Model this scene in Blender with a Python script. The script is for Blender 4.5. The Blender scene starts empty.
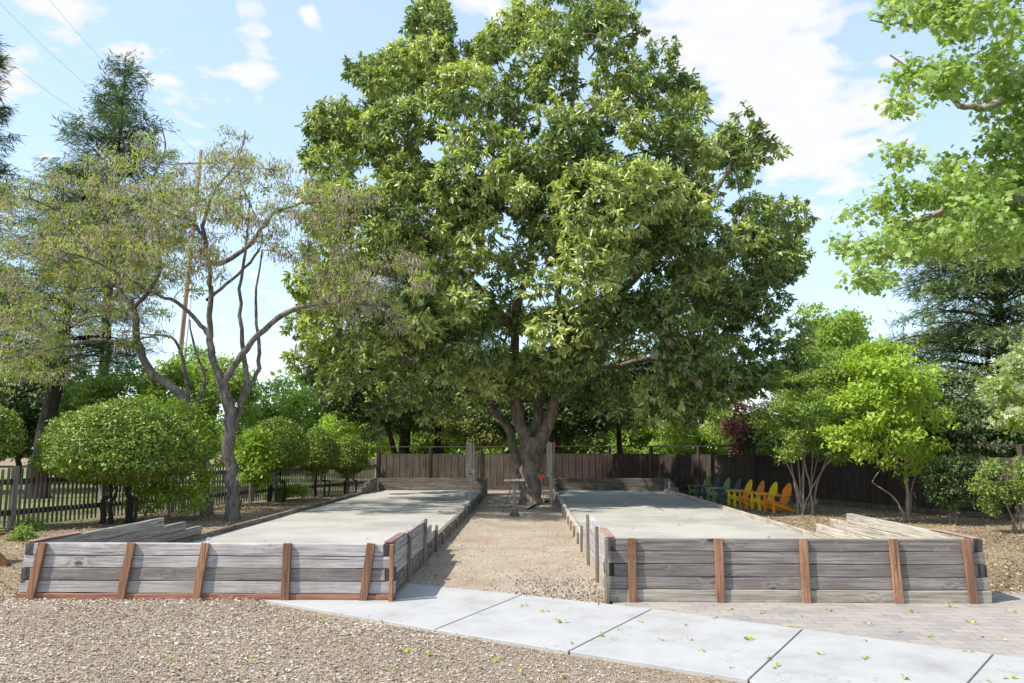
import bpy, math, random
import numpy as np
from mathutils import Vector, Matrix

S = bpy.context.scene
COL = S.collection
PI = math.pi
R = math.radians

# ------------------------------------------------------------------ camera
FPX, CX, CY = 768.0, 512.0, 341.5
EYE = 1.75
TILT = math.atan((448 - CY) / FPX)
YAW = math.atan(17 / FPX)
cam = bpy.data.objects.new('camera', bpy.data.cameras.new('camera'))
COL.objects.link(cam)
cam.location = (0, 0, EYE)
cam.rotation_euler = (PI / 2 + TILT, 0, YAW)
cam.data.sensor_width = 36
cam.data.lens = 36 * FPX / 1024
cam.data.clip_start = 0.1
cam.data.clip_end = 2000
S.camera = cam
CR = np.array(cam.rotation_euler.to_matrix())

# ------------------------------------------------------------------ light
SUN_EL, SUN_AZ = R(50), R(246)          # azimuth clockwise from +Y (north): light comes from the left, slightly behind the camera
SUN_STRENGTH, SKY_STRENGTH, EXPOSURE = 2.95, 0.15, 1.25
sdir = Vector((math.sin(SUN_AZ) * math.cos(SUN_EL), math.cos(SUN_AZ) * math.cos(SUN_EL), math.sin(SUN_EL)))
sl = bpy.data.lights.new('sun', 'SUN')
sl.energy = SUN_STRENGTH
sl.angle = R(0.53)
sl.color = (1.0, 0.95, 0.87)
so = bpy.data.objects.new('sun', sl)
COL.objects.link(so)
so.rotation_euler = sdir.to_track_quat('Z', 'Y').to_euler()
so.location = (-20, -10, 30)

S.view_settings.view_transform = 'Standard'
S.view_settings.look = 'None'
S.view_settings.exposure = EXPOSURE
S.view_settings.gamma = 1
S.view_settings.use_curve_mapping = False
S.render.engine = 'CYCLES'
S.cycles.use_denoising = True
S.cycles.max_bounces = 6
S.cycles.diffuse_bounces = 3
S.cycles.glossy_bounces = 2
S.cycles.transmission_bounces = 3
S.cycles.transparent_max_bounces = 4

W = bpy.data.worlds.new('World')
S.world = W
W.use_nodes = True


class NT:
    """tiny node-tree helper"""
    def __init__(s, tree):
        s.t = tree
    def n(s, typ, **kw):
        nd = s.t.nodes.new(typ)
        ins = kw.pop('ins', {})
        for k, v in kw.items():
            setattr(nd, k, v)
        for k, v in ins.items():
            if isinstance(v, bpy.types.NodeSocket):
                s.t.links.new(v, nd.inputs[k])
            else:
                nd.inputs[k].default_value = v
        return nd
    def link(s, a, b):
        s.t.links.new(a, b)
    def math(s, op, a, b=0.0, c=None, clamp=False):
        nd = s.t.nodes.new('ShaderNodeMath')
        nd.operation = op
        nd.use_clamp = clamp
        for i, v in enumerate((a, b) if c is None else (a, b, c)):
            if isinstance(v, bpy.types.NodeSocket):
                s.t.links.new(v, nd.inputs[i])
            else:
                nd.inputs[i].default_value = v
        return nd.outputs[0]
    def ramp(s, fac, stops, interp='LINEAR'):
        nd = s.t.nodes.new('ShaderNodeValToRGB')
        nd.color_ramp.interpolation = interp
        el = nd.color_ramp.elements
        while len(el) < len(stops):
            el.new(0.5)
        for e, (p, c) in zip(el, stops):
            e.position = p
            e.color = (c[0], c[1], c[2], 1) if not isinstance(c, (int, float)) else (c, c, c, 1)
        s.t.links.new(fac, nd.inputs[0])
        return nd.outputs[0]
    def mix(s, fac, a, b, blend='MIX'):
        nd = s.t.nodes.new('ShaderNodeMix')
        nd.data_type = 'RGBA'
        nd.blend_type = blend
        for sock, v in ((nd.inputs[0], fac), (nd.inputs[6], a), (nd.inputs[7], b)):
            if isinstance(v, bpy.types.NodeSocket):
                s.t.links.new(v, sock)
            elif isinstance(v, (int, float)):
                sock.default_value = v
            else:
                sock.default_value = (v[0], v[1], v[2], 1)
        return nd.outputs[2]


def px_dir(px, py):
    v = CR @ np.array([(px - CX) / FPX, -(py - CY) / FPX, -1.0])
    return v / np.linalg.norm(v)


def P(px, py, Y):
    d = px_dir(px, py)
    return np.array([0, 0, EYE]) + d * (Y / d[1])


def G(px, py, z=0.0):
    d = px_dir(px, py)
    return np.array([0, 0, EYE]) + d * ((z - EYE) / d[2])


# world: Nishita sky with a broken deck of soft cumulus
w = NT(W.node_tree)
W.node_tree.nodes.clear()
sky = w.n('ShaderNodeTexSky', sky_type='NISHITA', sun_disc=False, sun_elevation=SUN_EL, sun_rotation=SUN_AZ,
          air_density=1.0, dust_density=0.6, ozone_density=1.6)
tc = w.n('ShaderNodeTexCoord')
sep = w.n('ShaderNodeSeparateXYZ', ins={0: tc.outputs['Generated']})
zz = w.math('MAXIMUM', w.math('ADD', sep.outputs[2], 0.12), 0.03)
u = w.math('DIVIDE', sep.outputs[0], zz)
v = w.math('DIVIDE', sep.outputs[1], zz)
uv = w.n('ShaderNodeCombineXYZ', ins={0: u, 1: v, 2: 0.37})
n1 = w.n('ShaderNodeTexNoise', ins={'Vector': uv.outputs[0], 'Scale': 5.5, 'Detail': 8.0, 'Roughness': 0.52, 'Distortion': 0.15})
n2 = w.n('ShaderNodeTexNoise', ins={'Vector': uv.outputs[0], 'Scale': 11.0, 'Detail': 6.0, 'Roughness': 0.6})
dens = w.math('ADD', w.math('MULTIPLY', n1.outputs[0], 0.62), w.math('MULTIPLY', n2.outputs[0], 0.38))
# the heavier banks of cloud, each by its direction and angular size
for (cx_, cy_, rad, amt) in [(740, 25, .11, .16), (685, 10, .09, .12), (765, 85, .07, .12), (850, 122, .09, .19), (800, 135, .06, .14), (800, 15, .06, .08),
                             (255, 22, .035, .17), (258, 78, .03, .17), (178, 108, .05, .15), (130, 64, .035, .15), (32, 12, .04, .15),
                             (10, 72, .025, .17), (40, 160, .06, .12), (560, 0, .08, .14), (290, 370, .2, .14), (460, 5, .03, .14),
                             (330, 130, .04, .10), (850, 250, .12, .05), (70, 2, .03, .14), (310, 15, .012, .2), (402, 18, .012, .2)]:
    d = px_dir(cx_, cy_)
    dp = w.n('ShaderNodeVectorMath', operation='DOT_PRODUCT', ins={0: tc.outputs['Generated'], 1: tuple(d)})
    a2 = w.math('MULTIPLY', w.math('SUBTRACT', 1.0, dp.outputs['Value']), 2.0 / rad ** 2)
    g = w.math('MULTIPLY', w.math('POWER', 2.718, w.math('MULTIPLY', a2, -1.0)), amt * 1.15)
    dens = w.math('ADD', dens, g)
cl = w.ramp(dens, [(0.650, 0.0), (0.70, 0.55), (0.77, 1.0)])
cs = w.ramp(n2.outputs[0], [(0.3, (0.93, 0.94, 0.96)), (0.65, (1.0, 0.99, 0.975))])
bg1 = w.n('ShaderNodeBackground', ins={'Color': sky.outputs[0], 'Strength': SKY_STRENGTH})
bg2 = w.n('ShaderNodeBackground', ins={'Color': cs, 'Strength': 0.43})
# thin high veil that pales the blue everywhere
veil = w.n('ShaderNodeBackground', ins={'Color': (0.70, 0.86, 1.0, 1), 'Strength': 0.44})
m0 = w.n('ShaderNodeMixShader', ins={0: 0.55, 1: bg1.outputs[0], 2: veil.outputs[0]})
ms = w.n('ShaderNodeMixShader', ins={0: w.math('MULTIPLY', cl, 0.96), 1: m0.outputs[0], 2: bg2.outputs[0]})
wo = w.n('ShaderNodeOutputWorld')
w.link(ms.outputs[0], wo.inputs[0])

# ------------------------------------------------------------------ materials
M = {}


def newmat(name):
    m = bpy.data.materials.new(name)
    m.use_nodes = True
    t = NT(m.node_tree)
    m.node_tree.nodes.clear()
    out = t.n('ShaderNodeOutputMaterial')
    bs = t.n('ShaderNodeBsdfPrincipled')
    t.link(bs.outputs[0], out.inputs[0])
    M[name] = m
    return m, t, bs, out


def solid(name, c1, c2, scale=8.0, rough=0.8, bump=0.15, detail=5.0, stretch=(1, 1, 1), spec=0.3, bscale=None, metal=0.0, bdist=0.01):
    m, t, bs, out = newmat(name)
    co = t.n('ShaderNodeTexCoord')
    mp = t.n('ShaderNodeMapping', ins={'Vector': co.outputs['Object'], 'Scale': stretch})
    nz = t.n('ShaderNodeTexNoise', ins={'Vector': mp.outputs[0], 'Scale': scale, 'Detail': detail, 'Roughness': 0.62})
    c = t.ramp(nz.outputs[0], [(0.32, c1), (0.68, c2)])
    t.link(c, bs.inputs['Base Color'])
    bs.inputs['Roughness'].default_value = rough
    bs.inputs['Specular IOR Level'].default_value = spec
    bs.inputs['Metallic'].default_value = metal
    if bump:
        nb = t.n('ShaderNodeTexNoise', ins={'Vector': mp.outputs[0], 'Scale': bscale or scale * 3, 'Detail': 4.0})
        b = t.n('ShaderNodeBump', ins={'Strength': bump, 'Distance': bdist, 'Height': nb.outputs[0]})
        t.link(b.outputs[0], bs.inputs['Normal'])
    return m


def wood(name, axis, dark, mid, light, knots=True, rough=0.85, tintvar=0.25, stain=None, hue=None):
    """weathered timber, grain running along the given world axis (0 x, 1 y, 2 z)"""
    m, t, bs, out = newmat(name)
    co = t.n('ShaderNodeTexCoord')
    oi = t.n('ShaderNodeObjectInfo')
    off = t.n('ShaderNodeVectorMath', operation='ADD', ins={0: co.outputs['Object']})
    rv = t.n('ShaderNodeCombineXYZ', ins={0: t.math('MULTIPLY', oi.outputs['Random'], 37.0), 1: t.math('MULTIPLY', oi.outputs['Random'], 91.0), 2: t.math('MULTIPLY', oi.outputs['Random'], 53.0)})
    t.link(rv.outputs[0], off.inputs[1])
    sc = [48.0, 48.0, 48.0]
    sc[axis] = 1.5
    mp = t.n('ShaderNodeMapping', ins={'Vector': off.outputs[0], 'Scale': tuple(sc)})
    # knots bend the grain
    sk = [3.4, 3.4, 3.4]
    sk[axis] = 2.2
    mk = t.n('ShaderNodeMapping', ins={'Vector': off.outputs[0], 'Scale': tuple(sk)})
    vor = t.n('ShaderNodeTexVoronoi', ins={'Vector': mk.outputs[0], 'Scale': 1.0, 'Randomness': 1.0})
    kd = vor.outputs['Distance']
    warp = t.math('MULTIPLY', t.ramp(kd, [(0.0, 1.0), (0.34, 0.0)]), 2.2)
    wv = t.n('ShaderNodeVectorMath', operation='ADD', ins={0: mp.outputs[0]})
    t.link(warp, wv.inputs[1])
    nz = t.n('ShaderNodeTexNoise', ins={'Vector': wv.outputs[0], 'Scale': 1.0, 'Detail': 7.0, 'Roughness': 0.68})
    big = t.n('ShaderNodeTexNoise', ins={'Vector': off.outputs[0], 'Scale': 1.7, 'Detail': 3.0})
    f = t.math('ADD', t.math('MULTIPLY', nz.outputs[0], 0.8), t.math('MULTIPLY', big.outputs[0], 0.2))
    c = t.ramp(f, [(0.38, dark), (0.5, mid), (0.63, light)])
    # drying checks: thin dark splits along the grain
    sk2 = [30.0, 30.0, 30.0]
    sk2[axis] = 0.9
    m3 = t.n('ShaderNodeMapping', ins={'Vector': off.outputs[0], 'Scale': tuple(sk2)})
    n4 = t.n('ShaderNodeTexNoise', ins={'Vector': m3.outputs[0], 'Scale': 1.0, 'Detail': 2.0})
    chk = t.ramp(n4.outputs[0], [(0.27, 1.0), (0.32, 0.0)])
    c = t.mix(t.math('MULTIPLY', chk, 0.8), c, tuple(x * 0.3 for x in dark))
    tv = t.math('ADD', 1.0 - tintvar / 2, t.math('MULTIPLY', oi.outputs['Random'], tintvar))
    tvc = t.n('ShaderNodeCombineColor', ins={0: tv, 1: tv, 2: tv})
    c = t.mix(1.0, c, tvc.outputs[0], 'MULTIPLY')
    if knots:
        vc = t.n('ShaderNodeSeparateColor', ins={0: vor.outputs['Color']})
        pick = t.math('GREATER_THAN', vc.outputs[0], 0.35)
        k = t.math('MULTIPLY', t.ramp(kd, [(0.0, 1.0), (0.075, 0.85), (0.12, 0.0)]), pick)
        c = t.mix(k, c, tuple(x * 0.25 for x in dark))
    if stain:
        nw = t.n('ShaderNodeTexNoise', ins={'Vector': off.outputs[0], 'Scale': 7.0, 'Detail': 6.0, 'Roughness': 0.75})
        c = t.mix(t.ramp(nw.outputs[0], [(0.60, 0.0), (0.70, 0.45)]), c, tuple(min(1, x * 1.25) for x in light))
        ns = t.n('ShaderNodeTexNoise', ins={'Vector': off.outputs[0], 'Scale': 2.6, 'Detail': 5.0, 'Roughness': 0.7})
        c = t.mix(t.ramp(ns.outputs[0], [(0.50, 0.0), (0.66, 0.7)]), c, stain)
    t.link(c, bs.inputs['Base Color'])
    bs.inputs['Roughness'].default_value = rough
    bs.inputs['Specular IOR Level'].default_value = 0.2
    b = t.n('ShaderNodeBump', ins={'Strength': 0.8, 'Distance': 0.008, 'Height': nz.outputs[0]})
    t.link(b.outputs[0], bs.inputs['Normal'])
    return m


def leafmat(name, stops, rough=0.5, trans=0.35, tcol=None, spec=0.4):
    """leaf colour by a random value kept on each leaf; thin leaves let some light through"""
    m, t, bs, out = newmat(name)
    at = t.n('ShaderNodeAttribute', attribute_name='tint')
    c = t.ramp(at.outputs['Fac'], stops)
    t.link(c, bs.inputs['Base Color'])
    bs.inputs['Roughness'].default_value = rough
    bs.inputs['Specular IOR Level'].default_value = spec
    tr = t.n('ShaderNodeBsdfTranslucent')
    tc_ = t.mix(1.0, c, tcol or (1.25, 1.35, 0.55), 'MULTIPLY')
    t.link(tc_, tr.inputs[0])
    mx = t.n('ShaderNodeMixShader', ins={0: trans, 1: bs.outputs[0], 2: tr.outputs[0]})
    t.link(mx.outputs[0], out.inputs[0])
    return m


def ground_mat(name, cols, s1, s2, bump=0.5, bd=0.02, rough=0.95, patch=None):
    """granular ground: cell colours plus broad patches"""
    m, t, bs, out = newmat(name)
    co = t.n('ShaderNodeTexCoord')
    vo = t.n('ShaderNodeTexVoronoi', ins={'Vector': co.outputs['Object'], 'Scale': s1})
    sc = t.n('ShaderNodeSeparateColor', ins={0: vo.outputs['Color']})
    nz = t.n('ShaderNodeTexNoise', ins={'Vector': co.outputs['Object'], 'Scale': s2, 'Detail': 7.0, 'Roughness': 0.65})
    f = t.math('ADD', t.math('MULTIPLY', sc.outputs[0], 0.45), t.math('MULTIPLY', nz.outputs[0], 0.55))
    c = t.ramp(f, [(0.2, cols[0]), (0.5, cols[1]), (0.78, cols[2])])
    if patch:
        n3 = t.n('ShaderNodeTexNoise', ins={'Vector': co.outputs['Object'], 'Scale': patch[0], 'Detail': 6.0, 'Roughness': 0.6})
        c = t.mix(t.ramp(n3.outputs[0], [(0.42, 0.0), (0.62, 1.0)]), c, t.mix(0.75, c, patch[1]))
    t.link(c, bs.inputs['Base Color'])
    bs.inputs['Roughness'].default_value = rough
    bs.inputs['Specular IOR Level'].default_value = 0.15
    nb = t.n('ShaderNodeTexNoise', ins={'Vector': co.outputs['Object'], 'Scale': s1 * 0.8, 'Detail': 4.0})
    hgt = t.math('ADD', vo.outputs['Distance'], nb.outputs[0])
    b = t.n('ShaderNodeBump', ins={'Strength': bump, 'Distance': bd, 'Height': hgt})
    t.link(b.outputs[0], bs.inputs['Normal'])
    return m


ground_mat('bark_soil', [(0.11, 0.075, 0.05), (0.21, 0.15, 0.10), (0.36, 0.28, 0.19)], 30, 5, 0.7, 0.03, patch=(0.35, (0.34, 0.27, 0.17)))
ground_mat('chip_base', [(0.20, 0.15, 0.11), (0.31, 0.245, 0.18), (0.43, 0.355, 0.27)], 60, 8, 0.8, 0.03)
ground_mat('court_grit', [(0.32, 0.30, 0.265), (0.39, 0.37, 0.325), (0.45, 0.43, 0.385)], 160, 2.4, 0.25, 0.004, patch=(0.5, (0.26, 0.245, 0.215)))
ground_mat('path_gravel', [(0.25, 0.20, 0.15), (0.36, 0.30, 0.235), (0.47, 0.405, 0.325)], 75, 3, 0.6, 0.012, patch=(0.9, (0.30, 0.22, 0.15)))
ground_mat('lawn_green', [(0.05, 0.09, 0.02), (0.09, 0.16, 0.03), (0.18, 0.24, 0.06)], 25, 4, 0.6, 0.03, patch=(0.4, (0.28, 0.24, 0.12)))
m, t, bs, out = newmat('concrete')
co = t.n('ShaderNodeTexCoord')
n1_ = t.n('ShaderNodeTexNoise', ins={'Vector': co.outputs['Object'], 'Scale': 1.3, 'Detail': 11.0, 'Roughness': 0.68})
n2_ = t.n('ShaderNodeTexNoise', ins={'Vector': co.outputs['Object'], 'Scale': 70.0, 'Detail': 3.0})
c = t.ramp(n1_.outputs[0], [(0.30, (0.265, 0.258, 0.247)), (0.48, (0.35, 0.344, 0.334)), (0.66, (0.395, 0.389, 0.378))])
c = t.mix(t.ramp(n2_.outputs[0], [(0.60, 0.0), (0.72, 0.35)]), c, (0.22, 0.20, 0.18))
vo_ = t.n('ShaderNodeTexVoronoi', feature='DISTANCE_TO_EDGE', ins={'Vector': t.n('ShaderNodeVectorMath', operation='ADD', ins={0: co.outputs['Object'], 1: t.n('ShaderNodeTexNoise', ins={'Vector': co.outputs['Object'], 'Scale': 2.5, 'Detail': 5.0}).outputs[1]}).outputs[0], 'Scale': 0.42})
c = t.mix(t.ramp(vo_.outputs[0], [(0.0, 0.5), (0.0022, 0.0)]), c, (0.15, 0.14, 0.13))
t.link(c, bs.inputs['Base Color'])
bs.inputs['Roughness'].default_value = 0.88
b = t.n('ShaderNodeBump', ins={'Strength': 0.35, 'Distance': 0.003, 'Height': n2_.outputs[0]})
t.link(b.outputs[0], bs.inputs['Normal'])
solid('joint', (0.12, 0.12, 0.12), (0.2, 0.2, 0.19), 20, 0.95, 0)
wood('grey_x', 0, (0.12, 0.102, 0.09), (0.20, 0.175, 0.157), (0.31, 0.28, 0.255), stain=(0.17, 0.14, 0.125), tintvar=0.35)
wood('pale_x', 0, (0.20, 0.178, 0.168), (0.35, 0.32, 0.305), (0.50, 0.468, 0.45), stain=(0.30, 0.27, 0.25), tintvar=0.35)
wood('tan_x', 0, (0.18, 0.155, 0.12), (0.34, 0.30, 0.245), (0.47, 0.43, 0.36), knots=False)
wood('pale_y', 1, (0.19, 0.17, 0.165), (0.33, 0.305, 0.30), (0.48, 0.45, 0.44), stain=(0.28, 0.25, 0.25))
wood('mid_y', 1, (0.12, 0.105, 0.09), (0.24, 0.215, 0.185), (0.37, 0.335, 0.295))
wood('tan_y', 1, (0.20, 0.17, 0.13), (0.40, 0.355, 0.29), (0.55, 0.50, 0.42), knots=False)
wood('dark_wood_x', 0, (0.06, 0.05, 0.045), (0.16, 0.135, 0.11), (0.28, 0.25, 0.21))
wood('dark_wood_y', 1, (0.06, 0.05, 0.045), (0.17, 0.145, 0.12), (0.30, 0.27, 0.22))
wood('end_grain', 2, (0.02, 0.018, 0.02), (0.07, 0.06, 0.06), (0.14, 0.125, 0.12), knots=False)
wood('redwood_z', 2, (0.14, 0.072, 0.042), (0.245, 0.128, 0.075), (0.35, 0.20, 0.125), knots=False, tintvar=0.45, stain=(0.17, 0.10, 0.07))
wood('redwood_x', 0, (0.16, 0.07, 0.045), (0.27, 0.125, 0.08), (0.37, 0.19, 0.125), knots=False, tintvar=0.3)
wood('redwood_y', 1, (0.16, 0.085, 0.07), (0.28, 0.17, 0.14), (0.38, 0.26, 0.22), knots=False, tintvar=0.3)
wood('old_post_z', 2, (0.08, 0.065, 0.05), (0.20, 0.165, 0.13), (0.34, 0.29, 0.23), knots=False, tintvar=0.3)
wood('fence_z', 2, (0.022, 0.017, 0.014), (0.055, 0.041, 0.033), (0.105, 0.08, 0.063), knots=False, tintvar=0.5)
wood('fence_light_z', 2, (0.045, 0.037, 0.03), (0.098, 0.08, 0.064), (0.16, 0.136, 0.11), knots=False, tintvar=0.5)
wood('picket_z', 2, (0.10, 0.08, 0.065), (0.20, 0.165, 0.135), (0.31, 0.27, 0.22), knots=False, tintvar=0.5)
wood('pole_z', 2, (0.15, 0.10, 0.075), (0.27, 0.175, 0.125), (0.36, 0.25, 0.19), knots=False)
wood('pale_z', 2, (0.26, 0.22, 0.175), (0.41, 0.355, 0.29), (0.55, 0.49, 0.41), knots=False, tintvar=0.2)
solid('magnolia_bark', (0.08, 0.06, 0.043), (0.29, 0.23, 0.175), 9, 0.95, 1.0, 9.0, stretch=(1, 1, 0.4), bscale=14, bdist=0.05)
solid('locust_bark', (0.05, 0.043, 0.035), (0.23, 0.20, 0.17), 12, 0.95, 0.9, 8.0, stretch=(1, 1, 0.3), bscale=16, bdist=0.02)
solid('dark_bark', (0.02, 0.016, 0.014), (0.06, 0.048, 0.04), 6, 0.95, 0.9, 6.0, stretch=(1, 1, 0.2), bdist=0.04)
solid('pale_bark', (0.17, 0.14, 0.105), (0.36, 0.31, 0.25), 12, 0.9, 0.5, 5.0, stretch=(1, 1, 0.4))
solid('metal_grey', (0.3, 0.3, 0.3), (0.4, 0.4, 0.4), 10, 0.45, 0.05, metal=0.7)
solid('white_plastic', (0.62, 0.63, 0.64), (0.72, 0.73, 0.74), 6, 0.5, 0)
solid('red_plastic', (0.62, 0.05, 0.025), (0.70, 0.075, 0.04), 6, 0.45, 0)
solid('dark_metal', (0.03, 0.028, 0.026), (0.06, 0.055, 0.05), 10, 0.6, 0.1)
solid('wall_blue', (0.35, 0.42, 0.52), (0.42, 0.48, 0.58), 3, 0.85, 0.1)
solid('roof_grey', (0.12, 0.115, 0.11), (0.2, 0.19, 0.18), 20, 0.9, 0.4)
solid('glass_dark', (0.03, 0.035, 0.045), (0.05, 0.055, 0.07), 3, 0.15, 0)
solid('paint_white', (0.72, 0.72, 0.70), (0.8, 0.8, 0.78), 3, 0.6, 0)
solid('rust', (0.10, 0.035, 0.02), (0.2, 0.07, 0.035), 20, 0.8, 0.3)
for nm, c in {'chair_yellow': (0.80, 0.56, 0.015), 'chair_orange': (0.78, 0.25, 0.02), 'chair_green': (0.20, 0.30, 0.11),
              'chair_navy': (0.07, 0.085, 0.11), 'chair_teal': (0.05, 0.08, 0.08), 'chair_olive': (0.12, 0.17, 0.06)}.items():
    solid(nm, tuple(x * 0.85 for x in c), c, 14, 0.5, 0.05)

leafmat('leaf_magnolia', [(0.0, (0.05, 0.08, 0.03)), (0.28, (0.13, 0.19, 0.06)), (0.5, (0.31, 0.38, 0.11)), (0.72, (0.57, 0.62, 0.23)), (0.97, (0.74, 0.72, 0.34)), (1.0, (0.7, 0.45, 0.1))], 0.34, 0.30, spec=0.65)
leafmat('leaf_locust', [(0.0, (0.17, 0.22, 0.05)), (0.5, (0.30, 0.36, 0.085)), (1.0, (0.46, 0.51, 0.15))], 0.6, 0.42)
leafmat('pod_brown', [(0.0, (0.24, 0.17, 0.135)), (0.5, (0.42, 0.325, 0.275)), (1.0, (0.62, 0.52, 0.45))], 0.8, 0.25, (1.1, 0.95, 0.85))
leafmat('leaf_clipped', [(0.0, (0.05, 0.085, 0.018)), (0.4, (0.14, 0.22, 0.035)), (0.8, (0.36, 0.46, 0.07)), (1.0, (0.44, 0.36, 0.10))], 0.45, 0.2)
leafmat('leaf_lime', [(0.0, (0.15, 0.24, 0.025)), (0.5, (0.31, 0.43, 0.055)), (1.0, (0.50, 0.58, 0.12))], 0.5, 0.42)
leafmat('leaf_green', [(0.0, (0.08, 0.13, 0.025)), (0.5, (0.18, 0.265, 0.05)), (1.0, (0.33, 0.42, 0.09))], 0.55, 0.35)
leafmat('leaf_fresh', [(0.0, (0.13, 0.20, 0.035)), (0.5, (0.26, 0.36, 0.07)), (1.0, (0.42, 0.50, 0.13))], 0.5, 0.42)
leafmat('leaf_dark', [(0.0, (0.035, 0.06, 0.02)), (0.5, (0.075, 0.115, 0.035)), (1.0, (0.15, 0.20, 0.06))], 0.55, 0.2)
leafmat('leaf_olive', [(0.0, (0.12, 0.14, 0.04)), (0.5, (0.24, 0.26, 0.07)), (1.0, (0.38, 0.38, 0.12))], 0.6, 0.3)
leafmat('leaf_conifer', [(0.0, (0.05, 0.09, 0.045)), (0.5, (0.11, 0.17, 0.075)), (1.0, (0.23, 0.29, 0.12))], 0.6, 0.15)
leafmat('leaf_blue_conifer', [(0.0, (0.07, 0.11, 0.055)), (0.5, (0.15, 0.21, 0.09)), (1.0, (0.28, 0.35, 0.14))], 0.6, 0.15)
leafmat('leaf_maple', [(0.0, (0.12, 0.21, 0.045)), (0.5, (0.31, 0.42, 0.12)), (1.0, (0.53, 0.61, 0.26))], 0.5, 0.45)
leafmat('leaf_plum', [(0.0, (0.08, 0.025, 0.03)), (0.5, (0.15, 0.055, 0.06)), (1.0, (0.24, 0.12, 0.09))], 0.5, 0.3, (1.3, 0.7, 0.7))
leafmat('petal_white', [(0.0, (0.45, 0.54, 0.25)), (0.45, (0.64, 0.69, 0.48)), (1.0, (0.78, 0.79, 0.68))], 0.6, 0.35, (1, 1, 0.9))
leafmat('chip', [(0.0, (0.19, 0.145, 0.11)), (0.35, (0.35, 0.29, 0.225)), (0.75, (0.49, 0.42, 0.335)), (1.0, (0.64, 0.58, 0.49))], 0.9, 0.0, spec=0.1)
leafmat('pebble', [(0.0, (0.16, 0.13, 0.10)), (0.5, (0.29, 0.245, 0.195)), (1.0, (0.48, 0.43, 0.36))], 0.9, 0.0, spec=0.2)
leafmat('litter', [(0.0, (0.10, 0.07, 0.045)), (0.5, (0.25, 0.185, 0.12)), (1.0, (0.46, 0.38, 0.23))], 0.9, 0.1, (1, 1, 1), spec=0.1)
leafmat('leaf_fallen', [(0.0, (0.22, 0.30, 0.04)), (1.0, (0.45, 0.46, 0.10))], 0.6, 0.2)

# pavers
m, t, bs, out = newmat('pavers')
co = t.n('ShaderNodeTexCoord')
mp = t.n('ShaderNodeMapping', ins={'Vector': co.outputs['Object'], 'Rotation': (0, 0, 0.04)})
br = t.n('ShaderNodeTexBrick', offset=0.5, ins={'Vector': mp.outputs[0], 'Color1': (0.33, 0.285, 0.25, 1), 'Color2': (0.22, 0.20, 0.195, 1), 'Mortar': (0.15, 0.13, 0.11, 1),
        'Scale': 1.0, 'Mortar Size': 0.006, 'Mortar Smooth': 0.3, 'Bias': 0.0, 'Brick Width': 0.24, 'Row Height': 0.15})
nz = t.n('ShaderNodeTexNoise', ins={'Vector': co.outputs['Object'], 'Scale': 3.0, 'Detail': 8.0, 'Roughness': 0.7})
c = t.mix(t.ramp(nz.outputs[0], [(0.35, 0.0), (0.7, 0.8)]), br.outputs[0], (0.33, 0.30, 0.265))
t.link(c, bs.inputs['Base Color'])
bs.inputs['Roughness'].default_value = 0.9
b = t.n('ShaderNodeBump', ins={'Strength': 0.5, 'Distance': 0.004, 'Height': t.math('SUBTRACT', t.math('MULTIPLY', nz.outputs[0], 0.6), br.outputs[1])})
t.link(b.outputs[0], bs.inputs['Normal'])

# ------------------------------------------------------------------ mesh helpers
rng = np.random.default_rng(7)
random.seed(5)


def tag(o, label=None, cat=None, group=None, kind=None):
    if label: o['label'] = label
    if cat: o['category'] = cat
    if group: o['group'] = group
    if kind: o['kind'] = kind
    return o


def empty(name, loc=(0, 0, 0), rz=0.0, label=None, cat=None, group=None):
    o = bpy.data.objects.new(name, None)
    COL.objects.link(o)
    o.location = loc
    o.rotation_euler = (0, 0, rz)
    o.empty_display_size = 0.2
    return tag(o, label, cat, group)


def raw_mesh(name, V, F, k, smooth=False, tint=None):
    """V (n,3), F (m,k) all faces of k corners"""
    me = bpy.data.meshes.new(name)
    V = np.ascontiguousarray(V, dtype=np.float32)
    F = np.ascontiguousarray(F, dtype=np.int32)
    me.vertices.add(len(V))
    me.vertices.foreach_set('co', V.ravel())
    me.loops.add(F.size)
    me.loops.foreach_set('vertex_index', F.ravel())
    me.polygons.add(len(F))
    me.polygons.foreach_set('loop_start', np.arange(0, F.size, k, dtype=np.int32))
    if smooth:
        me.polygons.foreach_set('use_smooth', np.ones(len(F), dtype=bool))
    if tint is not None:
        a = me.attributes.new('tint', 'FLOAT', 'POINT')
        a.data.foreach_set('value', np.ascontiguousarray(tint, dtype=np.float32))
    me.update(calc_edges=True)
    return me


def link_mesh(name, me, mat, parent=None, base=(0, 0, 0)):
    o = bpy.data.objects.new(name, me)
    COL.objects.link(o)
    if mat: me.materials.append(M[mat])
    if parent:
        o.parent = parent
    return o


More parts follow.
